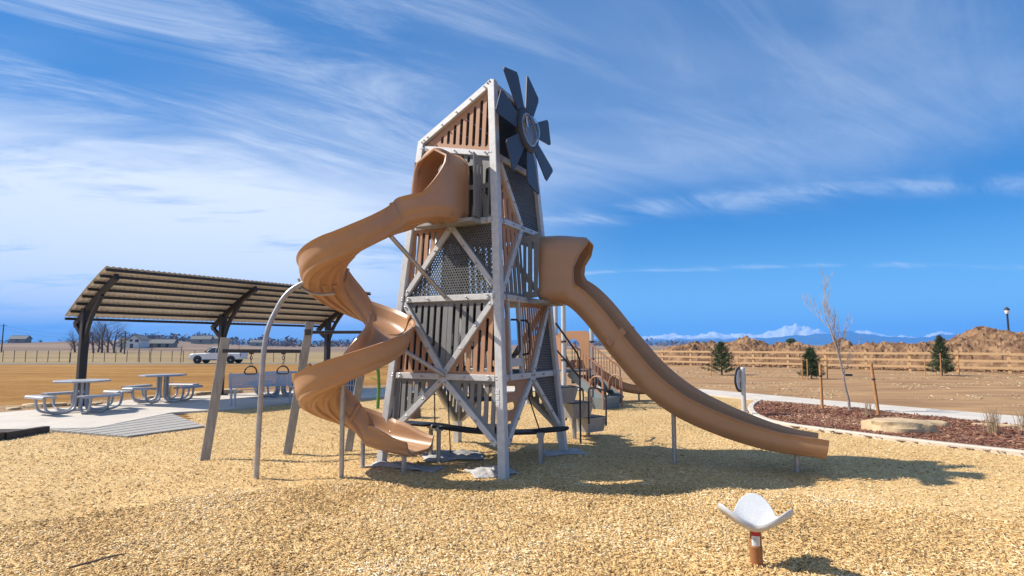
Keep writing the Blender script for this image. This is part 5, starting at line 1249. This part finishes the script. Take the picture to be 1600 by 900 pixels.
# far tree belts on the plain: too small to count
def belt_(name, pxa, pxb, dist, h, cnt, seed, label):
    rd = random.Random(seed); mb = MB()
    for k in range(cnt):
        px = rd.uniform(pxa, pxb); d = dist*rd.uniform(.9, 1.15); p = far(px, d); hh = h*rd.uniform(.35, 1.0)*(.6+.6*mnoise.noise(Vector((px*.03, seed, 0)))+.2)
        for e in range(16):
            c = p+Vector((rd.gauss(0, hh*.35), rd.gauss(0, hh*.35), hh*rd.uniform(.05, 1))); s_ = hh*.16; vs = [c+Vector((rd.gauss(0, s_), rd.gauss(0, s_), rd.gauss(0, s_))) for _ in range(3)]; mb.add(vs, [(0, 1, 2)])
    return tag(kind(obj(name, mb, M['twig_far']), 'stuff'), label, 'trees')
belt_('distant_trees', 195, 700, 520, 9, 420, 3, 'distant dark belt of winter trees along the plain'); belt_('distant_trees', -250, 120, 430, 4.5, 60, 4, 'scattered dark shrubs and trees on the far bare ridge'); belt_('distant_trees', 880, 1120, 600, 7, 120, 8, 'distant winter trees on the plain behind the slides')
x, y = mpos(1234, 95); p = Vector((x, y, 0)); pt = thing('round_tree', 'dark round evergreen showing above the low soil mound', 'tree', p); mb = MB(); rd = random.Random(3)
for k in range(2500):
    d = Vector((rd.gauss(0, 1), rd.gauss(0, 1), rd.gauss(0, 1))).normalized()*rd.random()**.35; c = p+Z_*1.95+Vector((d.x*.75, d.y*.75, d.z*.6)); mb.add([c+Vector((rd.gauss(0, .07), rd.gauss(0, .07), rd.gauss(0, .07))) for _ in range(3)], [(0, 1, 2)])
obj('crown', mb, M['needle'], pt); obj('trunk', MB().tube([p-Z_*.2, p+Z_*1.8], [.14, .08], 6), M['bark'], pt)

# ------------------------------------------------------------------ mountains: two real ranges far behind
def env(anch, x):
    if x <= anch[0][0]: return anch[0][1]
    for (a, ya), (b, yb) in zip(anch, anch[1:]):
        if x <= b: t = (x-a)/(b-a); t = t*t*(3-2*t); return ya+(yb-ya)*t
    return anch[-1][1]
def mrange(name, anch, dist, depth, seed, m, rough, pa, pb, nx, ny=22):
    mb = MB()
    for i in range(nx+1):
        px = pa+(pb-pa)*i/nx; a = (px-800)/F
        hpk = (538-env(anch, px))/F*dist*math.sqrt(1+0*a*a)
        for j in range(ny+1):
            v = j/ny*2-1; d = dist+v*depth; X_, Y_ = a*d, d
            e = max(0, 1-abs(v)**1.25); w = Vector((X_/230, Y_/300, seed)); nf = mnoise.fractal(w, .75, 2.1, 7)
            z = (hpk+CH)*e*(1+.28*nf*(1-e))+hpk*rough*nf*e
            mb.v.append((X_, Y_, z-14*(1-e)-4))
    for i in range(nx):
        for j in range(ny): a = i*(ny+1)+j; mb.f.append((a, a+1, a+ny+2, a+ny+1))
    o = kind(obj(name, mb, m), 'structure'); o.data.shade_smooth(); return o
def snow_mat():
    m = bpy.data.materials.new("snowy_rock"); m.use_nodes = True; t = m.node_tree; b = t.nodes["Principled BSDF"]; b.inputs['Roughness'].default_value = .9
    tcn = t.nodes.new("ShaderNodeTexCoord"); s = t.nodes.new("ShaderNodeSeparateXYZ"); t.links.new(tcn.outputs['Object'], s.inputs[0])
    n = t.nodes.new("ShaderNodeTexNoise"); n.inputs['Scale'].default_value = .006; n.inputs['Detail'].default_value = 10; n.inputs['Roughness'].default_value = .7; t.links.new(tcn.outputs['Object'], n.inputs['Vector'])
    v = mathn(t, 'ADD', s.outputs[2], mathn(t, 'MULTIPLY', mathn(t, 'SUBTRACT', n.outputs[0], .5), 190.0))
    f_ = mapr(t, v, 62, 96); mx = t.nodes.new("ShaderNodeMix"); mx.data_type = 'RGBA'; t.links.new(f_, mx.inputs[0]); mx.inputs[6].default_value = (.06, .065, .075, 1); mx.inputs[7].default_value = (.85, .87, .9, 1); t.links.new(mx.outputs[2], b.inputs['Base Color']); return m
far_an = [(200, 536), (430, 534), (480, 531), (540, 531), (585, 525), (640, 532), (800, 531), (900, 528), (1000, 527), (1060, 522), (1085, 525), (1110, 519), (1150, 521), (1180, 524), (1205, 517), (1228, 512), (1243, 508.5), (1258, 513), (1275, 516), (1300, 523), (1350, 519), (1400, 524), (1440, 526), (1470, 520), (1500, 523), (1560, 522), (1600, 521), (1800, 524)]
near_an = [(300, 537), (430, 536), (560, 534.5), (590, 532), (640, 535), (900, 533), (1000, 533), (1060, 531), (1150, 532), (1190, 528), (1250, 524), (1300, 519.5), (1322, 518.5), (1345, 521), (1390, 526), (1430, 526.5), (1470, 523), (1520, 522), (1560, 527), (1650, 523), (1800, 526)]
M['forest'] = mat('dark_forest_slope', (.035, .045, .04), .95, var=.3, scale=.004, detail=8)
mrange('mountains', far_an, 8300, 1100, 3.3, snow_mat(), .30, 180, 1900, 760); mrange('hills', near_an, 6900, 800, 8.1, M['forest'], .22, 180, 1900, 600)

# ------------------------------------------------------------------ air between the camera and the mountains
hb_ = MB().box((0, 4700, 140), (22000, 10600, 330)); hz_ = kind(obj('haze', hb_, None) if False else bpy.data.objects.new('haze', bpy.data.meshes.new('haze')), 'stuff')
hz_.data.from_pydata(hb_.v, [], hb_.f); COL.objects.link(hz_)
hm = bpy.data.materials.new('haze_air'); hm.use_nodes = True; t = hm.node_tree; t.nodes.clear(); pv = t.nodes.new("ShaderNodeVolumePrincipled"); mo = t.nodes.new("ShaderNodeOutputMaterial"); t.links.new(pv.outputs[0], mo.inputs['Volume'])
pv.inputs['Color'].default_value = (.12, .42, 1, 1); pv.inputs['Density'].default_value = 1.9e-4; pv.inputs['Anisotropy'].default_value = 0.0
hz_.data.materials.append(hm); tag(hz_, 'thin blue air haze over the whole plain', 'haze')
for o in bpy.data.objects:
    if '_local' in o: del o['_local']
